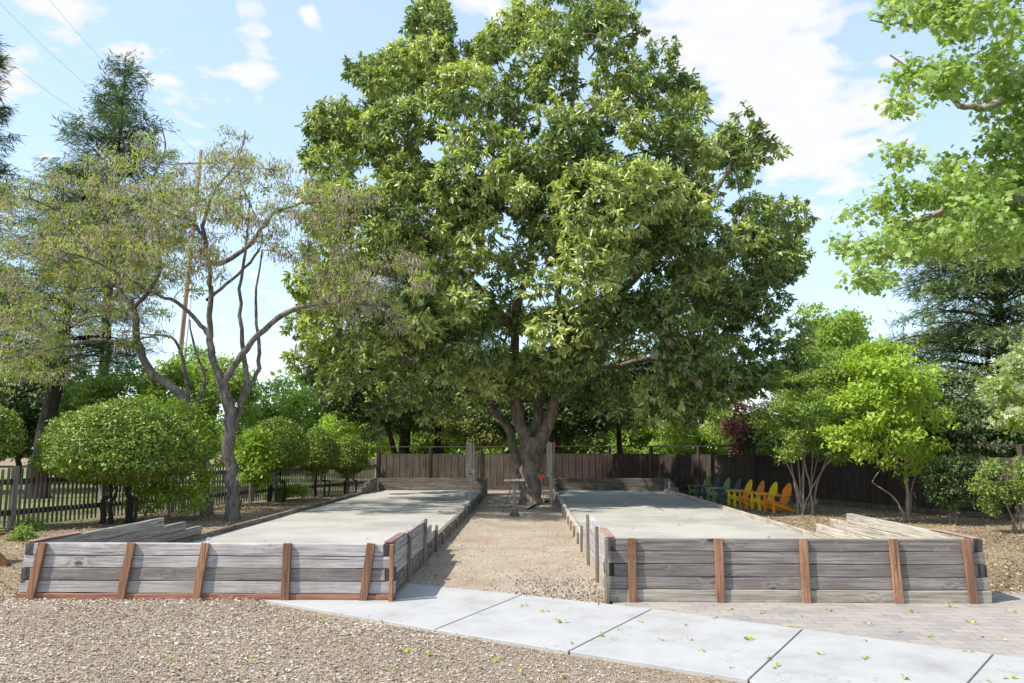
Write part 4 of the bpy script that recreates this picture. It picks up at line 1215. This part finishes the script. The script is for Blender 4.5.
# ------------------------------------------------------------------ clipped bushes
def clipped(px, base_y, top, bot, hw, label, seed, stems, n=9000, ll=0.05, cat='bush', group=None, bias=0.0, trunkmat='dark_bark', dy=0.0, top_flat=1.0):
    b_ = G(px, base_y); b_ = np.array([b_[0], b_[1] + dy, 0.0])
    T = Tree('clipped_bush', label, b_, cat, group, seed)
    Y = b_[1]; s_ = FPX / Y
    ctr = P(px + bias, (top + bot) / 2, Y)
    rx = hw / s_; rz = (bot - top) / 2 / s_
    # dome: full above, flatter beneath, with a lumpy clipped surface
    d = rand_dirs(n, T.g)
    lump = 1 + 0.05 * np.sin(d[:, 0] * 4.3 + seed * 1.7) * np.sin(d[:, 1] * 3.7 + seed) + 0.04 * np.sin(d[:, 0] * 17 + d[:, 2] * 9) * np.sin(d[:, 1] * 15 + d[:, 2] * 13) + 0.04 * np.sin(d[:, 0] * 7 + seed) * np.cos(d[:, 1] * 6 + 1) + 0.03 * np.sin(d[:, 2] * 9 + d[:, 0] * 5)
    f = np.where(T.g.random(n) < 0.8, 0.90 + 0.12 * T.g.random(n), 0.55 + 0.4 * T.g.random(n)) * lump
    zc = -0.50 * rz
    pz = np.where(d[:, 2] > 0, d[:, 2] * (rz * 1.50), -np.abs(d[:, 2]) * rz * 0.45)
    hr = rx * np.where(d[:, 2] < 0, 1 - 0.45 * np.abs(d[:, 2]) ** 1.3, 1.0)
    f = f + np.where(T.g.random(n) < 0.03, 0.06 * T.g.random(n), 0)
    p = np.stack([d[:, 0] * hr * f, d[:, 1] * hr * f, zc + pz * f], -1) + ctr
    T.lobes = [(ctr, np.array([rx, rx, rz]))]
    for (ox, oy, r0) in stems:
        st = b_ + np.array([ox, oy, 0])
        T.limb([st - [0, 0, .05], st + [ox * .1, 0, (ctr[2] - rz) * .6], st * .6 + ctr * .4 + [0, 0, 0], ctr + [ox * 1.4, oy, -rz * .1]], r0, r0 * .4, 7, 3, jit=0.012)
    cc = ctr - [0, 0, rz * .5]
    sel = T.g.choice(n, 90, replace=False)
    T.twigs(p[sel] * .93 + ctr * .07, np.tile(cc, (90, 1)), 0.008)
    T.wood(trunkmat)
    T.foliage(n, 4, ll, ll * 0.55, 'leaf_clipped', 'fold', droop=0.05, spread=1.0, cl=ll * 0.7, tips=(p, d, p, np.zeros(n, int)), lobe_tint=0.0, flat=0.3, tint_pow=1.1)
    return T
clipped(122, 524, 401, 484, 71, 'large round clipped bush on several stems in front of the picket fence', 31, [(-0.45, 0, .07), (0.1, .1, .09), (-.2, -.1, .06), (.32, -.1, .05)], 14500, 0.072)
clipped(-20, 530, 402, 462, 36, 'clipped bush cut by the left edge of the picture', 32, [(-0.2, 0, .07), (0.2, .1, .06)], 5000, 0.066)
clipped(275, 502, 419, 470, 34, 'dark clipped little tree standing closest behind the forked trunk', 33, [(-0.15, 0, .05), (0.25, .1, .05), (-.3, .2, .04)], 8000, 0.06, 'bush', 'clipped little trees along the left court')
clipped(318, 497, 430, 472, 21, 'round clipped little tree in the middle of the row beside the left court', 34, [(-0.1, 0, .045), (0.2, .1, .04), (0.35, .1, .03)], 6000, 0.065, 'bush', 'clipped little trees along the left court')
clipped(350, 493.5, 437, 473, 17, 'small clipped little tree nearest the board fence', 35, [(-0.2, 0, .045), (0.2, .1, .04)], 5000, 0.07, 'bush', 'clipped little trees along the left court')

# ------------------------------------------------------------------ general broadleaf trees and shrubs
def leafy(name, label, px, base_y, poly, leaf, n=3000, k=8, ll=0.1, lw=0.05, shape='fold', depth=1.2, nl=26, rr=(0.25, 0.5), bark='pale_bark', seed=1, Y=None, stems=None,
          droop=0.25, cat='tree', group=None, r0=0.08, cl=None, flat=0.8, fmin=0.4, spread=1.0, lobe_flat=0.7, twig=0, tp=1.0, lt=0.3, up=0.1, leafflat=0.7, emax=1.2):
    b_ = G(px, base_y) if Y is None else np.array([P(px, 448, Y)[0], Y, 0.0])
    b_ = np.array([b_[0], b_[1], 0.0])
    T = Tree(name, label, b_, cat, group, seed)
    T.lobes = outline_lobes(poly, b_[1], depth, nl, rr[0], rr[1], seed=seed, flat=lobe_flat, near=0.6, fill=0.4, gap=0.6, emax=emax)
    C = np.mean([l[0] for l in T.lobes], axis=0)
    lowz = min(l[0][2] for l in T.lobes)
    if stems is None:
        T.flare(r0, max(.2, r0 * 3), 0.4, 9)
        hz = max(lowz, C[2] * 0.45)
        T.limb([b_ + [0, 0, -.05], b_ * .97 + np.array([C[0], C[1], 0]) * .03 + [0, 0, hz * .5], np.array([(b_[0] + C[0]) / 2, (b_[1] + C[1]) / 2, hz]), C], r0, r0 * .35, 8, 4)
    else:
        for (sx, sy, ex, ey, rs) in stems:     # start offset in metres, end in pixels
            e = P(ex, ey, b_[1] + sy * 2)
            st = b_ + [sx, sy, -.03]
            T.limb([st, st * .6 + e * .4 + [(e[0] - st[0]) * -.08, 0, .15], e], rs, rs * .4, 7, 5, jit=0.01)
    T.reach(frac=0.45, rmin=max(0.008, r0 * 0.08), n=5, up=up, minz=min(0.6, lowz * .5))
    tp_ = T.tips(n, fmin)
    if twig: 
        sel = T.g.choice(n, min(n, twig), replace=False); T.twigs(tp_[0][sel], tp_[2][sel], 0.006)
    T.wood(bark)
    T.foliage(n, k, ll, lw, leaf, shape, droop=droop, spread=spread, cl=cl or ll * 0.9, tips=tp_, lobe_tint=lt, flat=leafflat, tint_pow=tp)
    return T

# dogwood in fresh leaf on the right
leafy('dogwood_tree', 'lime green layered little tree with a forked trunk in front of the dark fence', 909, 521,
      [(850, 350), (875, 338), (905, 345), (945, 372), (940, 400), (955, 420), (950, 445), (935, 462), (900, 482), (880, 462), (845, 465), (825, 445), (820, 420), (838, 385)],
      'leaf_lime', 1150, 8, 0.125, 0.062, 'oval', 1.7, 74, (0.18, 0.36), seed=141, stems=[(0, 0, 907, 470, .06), (0, 0, 905, 420, .05), (-.02, .02, 872, 482, .035), (0, 0, 918, 465, .025)],
      lobe_flat=0.30, r0=0.06, droop=.35, leafflat=1.6)
# multi-stemmed shrub tree
st = [(random.uniform(-.18, .18), random.uniform(-.15, .15), x, y, random.uniform(.022, .036)) for x, y in ((785, 430), (795, 420), (805, 410), (815, 415), (828, 425), (840, 432), (850, 440), (800, 440), (820, 395), (775, 440))]
leafy('multi_stem_shrub', 'tall multi-stemmed green shrub with bare grey stems beside the orange chair', 806, 515,
      [(748, 420), (758, 392), (780, 372), (800, 345), (825, 350), (850, 352), (880, 385), (878, 430), (858, 455), (835, 464), (810, 458), (790, 464), (765, 455), (750, 440)],
      'leaf_green', 3000, 8, 0.075, 0.04, 'fold', 1.7, 75, (0.18, 0.38), fmin=.15, seed=42, stems=st, cat='shrub', r0=0.05, tp=0.8)
# shrubs against the fence
leafy('garden_shrub', 'thin dark green shrub against the fence left of the open olive one', 945, 508, [(925, 470), (940, 455), (968, 460), (985, 480), (975, 505), (950, 510), (930, 495)], 'leaf_dark', 900, 8, 0.075, 0.035,
      'fold', .6, 24, (0.15, 0.3), seed=43, cat='shrub', r0=0.02, stems=[(0, 0, 945, 480, .015), (0.1, 0, 965, 480, .015)], Y=18.2)
leafy('garden_shrub', 'open olive green shrub with arching stems by the right edge', 1010, 520, [(968, 490), (985, 462), (1015, 455), (1050, 470), (1060, 500), (1030, 510), (1015, 495), (990, 515), (975, 505)], 'leaf_green', 800, 6, 0.075, 0.035,
      'fold', .8, 30, (0.12, 0.26), seed=44, cat='shrub', r0=0.02, stems=[(0, 0, 990, 485, .02), (0.1, 0, 1010, 475, .018), (-.05, .05, 1030, 480, .018), (0, .1, 1000, 490, .015)], Y=16.6, tp=.8, twig=400, fmin=.1)
# white flowering dogwood at the right edge
T = leafy('flowering_dogwood', 'white flowering tree reaching in from the right edge below the broad-leaved branches', 1060, 540,
      [(1030, 335), (1008, 352), (996, 368), (990, 385), (978, 392), (982, 402), (996, 400), (992, 412), (976, 424), (1000, 436), (1040, 444), (1090, 430), (1130, 400), (1130, 330), (1070, 300)],
      'leaf_fresh', 1700, 6, 0.085, 0.045, 'oval', 1.3, 52, (0.20, 0.38), seed=45, lobe_flat=0.45, r0=0.08, Y=13.6, leafflat=1.2)
tw = T.tips(3400, .75, -.5)
T.foliage(3400, 3, 0.068, 0.068, 'petal_white', 'cross', droop=0, spread=.5, cl=.07, name='blossoms', tips=tw, flat=1.6)

# yellow-green shrubs behind the clipped bush and under the pod trees
leafy('lime_shrub', 'bright yellow-green shrub behind the large clipped bush', 185, 516, [(125, 405), (150, 392), (190, 400), (228, 420), (224, 450), (222, 480), (205, 500), (190, 490), (198, 460), (185, 440), (160, 420)],
      'leaf_lime', 230, 6, 0.115, 0.07, 'oval', 1.0, 42, (0.18, 0.36), seed=46, fmin=.2, cat='shrub', r0=0.03, Y=19.8, stems=[(-.3, 0, 165, 470, .025), (0, 0, 185, 450, .03), (.3, .1, 205, 440, .025), (.1, 0, 170, 420, .02)], leafflat=1.0)
leafy('lime_shrub', 'low yellow-green shrub beneath the large clipped bush', 150, 515, [(118, 500), (135, 478), (165, 470), (205, 482), (212, 500), (190, 508), (150, 512)],
      'leaf_lime', 170, 7, 0.11, 0.065, 'oval', .5, 16, (0.16, 0.3), seed=47, cat='shrub', r0=0.02, Y=18.9, leafflat=1.0)
leafy('young_dogwood', 'young lime green tree by a pale stake, right of the forked trunk', 252, 506, [(238, 440), (250, 428), (268, 432), (272, 455), (268, 478), (255, 488), (242, 480), (236, 460)],
      'leaf_lime', 420, 8, 0.12, 0.075, 'oval', .6, 20, (0.18, 0.3), seed=48, r0=0.02, leafflat=1.2, lobe_flat=.4)
a = G(249, 509)
tag(MB().tube([a, a + [0.0, 0, 0.75]], 0.02, 8).build('tree_stake', 'pale_z'), 'pale stake beside the young lime green tree', 'stake')
leafy('ground_shrub', 'low yellow-green plant under the dark clipped little tree', 282, 500, [(262, 500), (268, 488), (285, 483), (310, 487), (315, 497), (295, 500)],
      'leaf_lime', 260, 7, 0.09, 0.05, 'oval', .4, 12, (0.14, 0.24), seed=49, cat='plant', r0=0.012)
for i, (x, y, lb) in enumerate(((22, 541, 'small green weed clump beside the left corner of the left court'), (31, 531, 'low green clump at the foot of the picket fence post'))):
    leafy('weed_clump', lb, x, y, [(x - 12, y), (x - 10, y - 9), (x, y - 14), (x + 12, y - 8), (x + 12, y)], 'leaf_green', 130, 7, 0.06, 0.025, 'fold', .25, 7, (0.07, 0.13), seed=50 + i, cat='plant', r0=0.008)

# ------------------------------------------------------------------ conifers
def conifer(name, label, X, Y, H, Rr, leaf, seed, z0=0.12, n_lv=46, per=5, ll=0.34, lw=0.16, dens=1.0, trunk_r=0.3, pw=0.8, droop=0.25, irr=0.3, wsp=0.30, cat='tree', bark='dark_bark', lean=(0, 0), cl=0.16, group=None):
    b_ = np.array([X, Y, 0.0])
    T = Tree(name, label, b_, cat, group, seed)
    g = T.g
    top = b_ + [lean[0], lean[1], H]
    T.flare(trunk_r, trunk_r * 2, .4, 10)
    T.limb([b_, b_ * .5 + top * .5 + [lean[0] * .1, 0, 0], top], trunk_r, 0.02, 10, 8)
    pos, dr = [], []
    for i in range(n_lv):
        f = z0 + (1 - z0) * (i + g.random() * .6) / n_lv
        z = f * H
        Lr = min(Rr, 6.0 if Rr > 8 else 99, Rr * (1 - f) ** pw) * (1 if f > z0 + .08 else .8) + 0.25
        for j in range(per):
            a = g.random() * 2 * PI
            L = Lr * (1 - irr * g.random())
            c0 = b_ + (top - b_) * f
            dv = np.array([math.cos(a), math.sin(a), 0])
            e = c0 + dv * L + [0, 0, -droop * L + 0.10 * L * g.normal() + 0.12 * L]
            mid = (c0 + e) / 2 + [0, 0, 0.10 * L]
            qs = smooth_path([c0, mid, e], 4)
            V, F = tube_arrays(qs, np.linspace(0.012 * L + .01, .008, len(qs)), 4)
            T.TV.append(V); T.TF.append(F + T.off); T.off += len(V)
            m_ = int(L * 22 * dens)
            tt = np.clip(0.15 + 0.85 * g.random(m_) ** 0.8, 0, 1)
            pp_ = c0 * ((1 - tt) ** 2)[:, None] + (mid * 2 - (c0 + e) / 2) * (2 * tt * (1 - tt))[:, None] + e * (tt ** 2)[:, None]
            sp = np.array([-dv[1], dv[0], 0])
            w_ = (1.15 - tt) * L * wsp
            sd = g.normal(size=m_) * w_
            pp_ = pp_ + sp[None] * sd[:, None] + g.normal(size=(m_, 3)) * cl * np.array([.5, .5, .6]) - np.array([0, 0, .12]) * np.abs(sd)[:, None]
            pos.append(pp_)
            dr.append(unit(dv[None] * 0.8 + sp[None] * np.sign(sd)[:, None] * 0.7 + g.normal(size=(m_, 3)) * .35 + [0, 0, -.15]))
    T.wood(bark)
    pos = np.vstack(pos); dr = np.vstack(dr)
    n = len(pos)
    k = 3
    P_ = np.repeat(pos, k, 0) + g.normal(size=(n * k, 3)) * cl * .5
    ax = unit(np.repeat(dr, k, 0) + rand_dirs(n * k, g) * .5)
    up = unit(np.array([0, 0, 1.0]) + rand_dirs(n * k, g) * .5)
    sz = .7 + .6 * g.random(n * k)
    leaves('crown', P_, ax, up, ll * sz, lw * sz, np.clip(.5 * np.repeat(g.random(n), k) + .5 * g.random(n * k), 0, 1), 'needle', leaf, T.root, T.base)
    return T
a = P(97, 448, 46); H = P(105, 58, 46)[2]
conifer('tall_conifer', 'tall dark conifer whose ragged top stands against the sky on the left', a[0], 46, H, 10.5, 'leaf_conifer', 61, z0=0.4, n_lv=34, per=5, pw=.8, ll=.50, lw=.34, irr=.6, droop=-.25, cl=.32, trunk_r=.4, dens=.62, wsp=.11)
a = P(48, 448, 27); 
conifer('dark_conifer', 'dark low-branched evergreen with a thick leaning black trunk behind the picket fence', P(38, 470, 27)[0], 27, P(30, 160, 27)[2], 5.0, 'leaf_conifer', 62, z0=0.34, n_lv=30, per=5, pw=.6, ll=.36, lw=.15, trunk_r=.36, droop=.1, lean=(.9, 0))
conifer('tall_conifer', 'conifer almost wholly beyond the left edge, only its branch tips showing against the sky', P(-60, 448, 30)[0], 30, 19.5, 3.3, 'leaf_conifer', 63, z0=0.12, n_lv=46, per=5, pw=.6, ll=.40, lw=.24, trunk_r=.3, droop=-.1, irr=.4, wsp=.15)
a = P(1012, 448, 31)
conifer('blue_conifer', 'blue-green drooping conifer beyond the dark fence at the right', a[0], 31, P(1005, 175, 31)[2], 7.2, 'leaf_blue_conifer', 64, z0=0.10, n_lv=40, per=6, pw=.55, ll=.34, lw=.25, trunk_r=.3, droop=.05, dens=1.2, wsp=.28)
# redwood trunks behind the left board fence, with hanging dark foliage
for px, r_, sd, lb in ((405, .36, 65, 'dark evergreen with a thick black trunk just left of its twin behind the board fence'), (438, .24, 66, 'dark evergreen with the slimmer black trunk behind the board fence')):
    a = P(px, 448, 41)
    conifer('dark_evergreen', lb, a[0], 41, 13.0, 4.2, 'leaf_dark', sd, z0=0.22, n_lv=30, per=5, pw=.4, ll=.40, lw=.22, trunk_r=r_, droop=.35, dens=.9)

# ------------------------------------------------------------------ background woods, tree by tree
def bgtree(label, px, Y, poly, leaf, seed, n=2600, ll=0.24, depth=2.5, nl=34, rr=(0.7, 1.4), name='background_tree', k=7, bark='dark_bark', r0=.18, lt=.35, shape='fold'):
    leafy(name, label, px, None, poly, leaf, n, k, ll, ll * .55, shape, depth, nl, rr, bark=bark, seed=seed, Y=Y, r0=r0, cl=ll * .8, group='trees beyond the fences', lt=lt, lobe_flat=.75, emax=rr[1] * 2)
bgtree('hazy lime green tree in the gap between the pod trees and the big tree', 285, 52, [(240, 400), (252, 385), (280, 382), (310, 372), (330, 395), (345, 430), (330, 470), (270, 475), (240, 460), (232, 425)], 'leaf_fresh', 71, 2600, .26, 3, 34)
bgtree('yellow-green tree left of the dark evergreen trunks', 348, 46, [(325, 430), (335, 405), (360, 395), (385, 410), (392, 440), (385, 475), (345, 478), (325, 460)], 'leaf_lime', 72, 1500, .22, 2, 20)
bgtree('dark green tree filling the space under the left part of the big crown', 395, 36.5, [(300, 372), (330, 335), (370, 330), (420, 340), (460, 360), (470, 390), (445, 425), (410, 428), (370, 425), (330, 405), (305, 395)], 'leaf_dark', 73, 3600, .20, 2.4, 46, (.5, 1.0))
bgtree('golden olive bush behind the board fence left of the big trunk', 470, 35.5, [(440, 420), (450, 405), (480, 402), (505, 415), (508, 435), (495, 452), (455, 452), (440, 440)], 'leaf_olive', 74, 1500, .12, 1.2, 24, (.3, .6), r0=.06)
bgtree('bright green tree between the golden bush and the dark trunks', 425, 58, [(370, 440), (380, 425), (420, 420), (470, 425), (500, 430), (500, 462), (370, 465)], 'leaf_fresh', 75, 2200, .28, 2.5, 28)
bgtree('green tree right behind the big trunk', 590, 44, [(520, 430), (530, 400), (570, 395), (620, 405), (650, 425), (652, 468), (520, 468)], 'leaf_green', 76, 2600, .2, 2.5, 34, (.5, 1.0))
bgtree('fresh green tree under the right part of the big crown', 690, 42, [(610, 440), (630, 418), (665, 405), (700, 395), (735, 405), (745, 430), (742, 468), (612, 468)], 'leaf_fresh', 77, 3000, .18, 2.5, 38, (.45, .95))
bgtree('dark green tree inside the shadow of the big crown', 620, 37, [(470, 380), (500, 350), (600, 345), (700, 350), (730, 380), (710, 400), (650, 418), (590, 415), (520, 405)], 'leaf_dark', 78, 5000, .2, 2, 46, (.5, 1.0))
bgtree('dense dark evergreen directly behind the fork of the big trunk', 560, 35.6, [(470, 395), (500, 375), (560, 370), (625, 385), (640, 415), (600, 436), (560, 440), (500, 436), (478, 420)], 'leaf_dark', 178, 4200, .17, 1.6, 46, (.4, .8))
bgtree('purple-leaved plum tree beyond the dark fence', 755, 33, [(722, 425), (735, 405), (755, 400), (775, 415), (785, 440), (770, 455), (735, 455), (724, 440)], 'leaf_plum', 79, 800, .12, 1.2, 26, (.28, .55), name='plum_tree', r0=.06)
bgtree('bright green tree rising right of the big crown', 840, 46, [(790, 400), (796, 340), (800, 296), (812, 292), (826, 318), (845, 306), (868, 325), (880, 350), (905, 352), (915, 400), (900, 440), (860, 460), (800, 455)], 'leaf_fresh', 80, 4200, .25, 3.5, 52)
bgtree('mid green tree behind the multi-stemmed shrub', 800, 32, [(745, 440), (765, 420), (785, 395), (800, 405), (840, 400), (870, 420), (880, 465), (750, 465)], 'leaf_green', 81, 2600, .16, 2, 36, (.4, .85))
bgtree('dark tree between the lime dogwood and the blue conifer', 930, 27, [(880, 420), (900, 395), (950, 385), (1000, 400), (1060, 400), (1060, 470), (880, 470)], 'leaf_dark', 82, 3200, .15, 2, 44, (.4, .85))
bgtree('shady green tree behind the clipped bush and picket fence', 110, 33, [(60, 400), (80, 375), (130, 365), (180, 360), (210, 375), (215, 430), (205, 470), (70, 472)], 'leaf_green', 83, 3000, .18, 2.2, 40, (.5, .95))
bgtree('dark green tree behind the dark conifer trunk at the far left', 20, 38, [(-60, 380), (-20, 350), (40, 350), (90, 360), (120, 390), (110, 440), (60, 452), (-60, 452)], 'leaf_dark', 84, 3000, .22, 2.5, 40, (.6, 1.1))
bgtree('fresh green tree behind the pale pole left of the forked trunk', 205, 40, [(150, 370), (170, 345), (210, 340), (240, 360), (262, 400), (262, 460), (150, 460)], 'leaf_fresh', 85, 2400, .2, 2.4, 34, (.5, 1.0))
# hedge line closing the view far off
hx = [(-70, 70), (-52, 72), (-36, 75), (-20, 78), (-5, 80), (10, 80), (26, 78), (42, 74), (58, 66), (72, 60)]
for i, (x, y) in enumerate(hx):
    T = Tree('background_tree', ['far-off round green tree closing the view', 'far-off dark tree closing the view'][i % 2], (x, y, 0), 'tree', 'far-off tree line', 90 + i)
    g = T.g
    for k in range(20):
        T.lobes.append((np.array([x + g.normal() * 4.5, y + g.normal() * 2, 1.2 + abs(g.normal()) * 2.4]), np.array([2.6, 2.2, 1.7])))
    T.limb([(x, y, 0), (x + .2, y, 3), (x, y, 5)], .3, .1, 7)
    T.wood('dark_bark')
    T.foliage(1400, 6, .55, .32, ['leaf_green', 'leaf_dark'][i % 2], 'fold', cl=.4)

# ------------------------------------------------------------------ overhanging maple at the upper right
b_ = np.array([9.6, 10.5, 0.0])
T = Tree('plane_tree', 'broad-leaved tree whose bright star-leaved branches hang in at the upper right', b_, seed=101)
AY = 10.0
q = lambda px, py, dy=0.0: P(px, py, AY + dy)
T.flare(0.3, 0.6, .5, 12)
T.limb([b_, b_ + [-.05, 0, 2.2], b_ + [-.1, -.1, 4.2], b_ + [0, 0, 7.5]], .30, .12, 12, 4)
T.limb([b_ + [-.05, 0, 3.2], q(1040, 205, -.2), q(1010, 200, -.2), q(970, 200, -.2), q(930, 215, 0), q(900, 245, .1), q(880, 270, .1)], .10, .012, 8)
T.limb([b_ + [-.1, 0, 4.1], q(1040, 80, .3), q(1015, 95, .3), q(985, 108, .3), q(960, 105, .2), q(930, 85, 0), q(890, 55, 0)], .09, .012, 8)
T.limb([b_ + [-.05, 0, 4.8], q(1030, -10, .5), q(990, 5, .4), q(950, 18, .3), q(910, 25, .2), q(870, 20, 0)], .08, .01, 8)
T.limb([q(1010, 200, -.2), q(970, 240, .4), q(930, 240, .6)], .03, .008, 6)
m1 = [(905, -30), (870, 12), (850, 30), (855, 45), (880, 40), (880, 55), (858, 55), (842, 62), (845, 75), (865, 85), (860, 110), (885, 115), (930, 112), (965, 110), (985, 118), (1030, 120), (1130, 100), (1130, -120), (930, -120)]
m2 = [(1130, 120), (1030, 110), (1000, 150), (970, 150), (940, 158), (905, 138), (882, 145), (885, 165), (905, 175), (885, 178), (868, 186), (850, 205), (842, 222), (834, 250), (840, 268), (855, 262), (852, 285), (860, 296), (880, 290), (892, 270), (905, 262),
      (930, 250), (960, 268), (985, 262), (1010, 285), (1040, 290), (1130, 300)]
T.lobes = outline_lobes(m1, AY, 1.5, 90, 0.11, 0.28, seed=8, flat=.6, near=.5, fill=.6, gap=.62, emax=1.0) + outline_lobes(m2, AY, 1.5, 110, 0.11, 0.28, seed=9, flat=.6, near=.5, fill=.6, gap=.6, emax=1.0)
T.lobes += outline_lobes([(955, 110), (985, 118), (1010, 112), (1060, 110), (1060, 200), (1000, 165), (985, 158), (990, 135)], AY, 1.2, 22, 0.10, 0.24, seed=12, flat=.6, near=.5, fill=.6, gap=.6, emax=.8)
# the part of the crown outside the picture
for k in range(40):
    d = rand_dirs(1, T.g)[0]
    T.lobes.append((b_ + [0.8, 0, 7.3] + d * [2.4, 3.0, 2.2], np.array([.8, .8, .6])))
T.lobes = [l for l in T.lobes if l[0][2] > 2.0]
T.reach(frac=.35, rmin=.008, n=5, up=.05, minz=3.0)
inframe = [l for l in T.lobes if l[1][0] < .5]; outf = [l for l in T.lobes if l[1][0] >= .5]
T.lobes = inframe
tp_ = T.tips(4600, .2)
T.twigs(tp_[0][:900], tp_[2][:900], .004)
T.wood('pale_bark')
T.foliage(4600, 4, .082, .078, 'leaf_maple', 'maple', droop=.6, spread=.9, cl=.10, tips=tp_, flat=.7, lobe_tint=.2)
T.lobes = outf
T.foliage(1200, 6, .16, .15, 'leaf_maple', 'fold', droop=.3, cl=.2, name='upper_crown')

# ------------------------------------------------------------------ fallen leaves on the paving
def leaf_proto(seed, mat, n=3):
    g = np.random.default_rng(seed)
    pos = g.normal(size=(n, 3)) * [.018, .018, 0] + [0, 0, .012]
    ax = rand_dirs(n, g); ax[:, 2] *= .2
    return leaves('fallen_leaf', pos, ax, unit(np.array([0, 0, 1.0]) + .4 * g.normal(size=(n, 3))), .055, .035, g.random(n), 'oval', mat)
protos = [leaf_proto(s_, 'leaf_fallen', 2 + s_ % 4) for s_ in range(4)]
spots = [(885, 615), (972, 623), (866, 641), (1005, 640), (980, 638), (969, 652), (930, 636), (905, 679), (988, 681), (1012, 679), (703, 651), (750, 640), (790, 626), (868, 624), (768, 658), (819, 654), (732, 668), (778, 667),
         (830, 610), (912, 611), (620, 630), (640, 622), (685, 625), (560, 622), (545, 612), (570, 643), (525, 606), (601, 636), (715, 618), (760, 612), (865, 658), (690, 640), (730, 610), (660, 640), (1010, 612), (950, 606), (900, 632), (803, 617)]
n_path = len(spots)
spots += [(160, 620), (171, 641), (174, 660), (345, 640), (322, 622), (430, 655), (212, 672), (90, 650), (250, 662), (395, 668), (480, 668), (405, 652), (520, 672), (60, 625), (498, 660), (560, 676)]
first = [True] * 4
for i, (x, y) in enumerate(spots):
    k = i % 4
    if first[k]: o = protos[k]; first[k] = False
    else:
        o = protos[k].copy(); COL.objects.link(o)
    g_ = G(x, y, 0.036)
    o.location = tuple(g_)
    s_ = random.uniform(.5, 1.0)
    o.scale = (s_, s_, s_)
    o.rotation_euler = (0, 0, random.uniform(0, 6.28))
    if i < n_path: tag(o, 'small yellow-green fallen leaf lying on the paving', 'fallen leaf', 'fallen leaves on the concrete path and pavers')
    else: tag(o, 'small yellow-green fallen leaf lying on the wood chips', 'fallen leaf', 'fallen leaves on the wood chips')

# dry leaves blown onto the courts
dry = leaves('dry_leaf', np.array([[0, 0, .006], [.02, .01, .01]]), np.array([[1, .2, .1], [-.3, 1, .1]]), np.array([[0, .2, 1.0], [.2, 0, 1.0]]), .06, .04, np.array([.3, .6]), 'oval', 'litter')
for i in range(34):
    o = dry if i == 0 else dry.copy()
    if i: COL.objects.link(o)
    lf = i % 2 == 0
    xa_, xb_ = (X_LO + .3, X_LI - .3) if lf else (X_RI + .3, X_RO - .3)
    o.location = (random.uniform(xa_, xb_), random.uniform(11, 27), Z_C + 0.008)
    o.rotation_euler = (0, 0, random.uniform(0, 6.28))
    s_ = random.uniform(.6, 1.3); o.scale = (s_, s_, s_)
    tag(o, 'small dry brown leaf lying on the ' + ('left' if lf else 'right') + ' court', 'dry leaf', 'dry leaves on the left court' if lf else 'dry leaves on the right court')
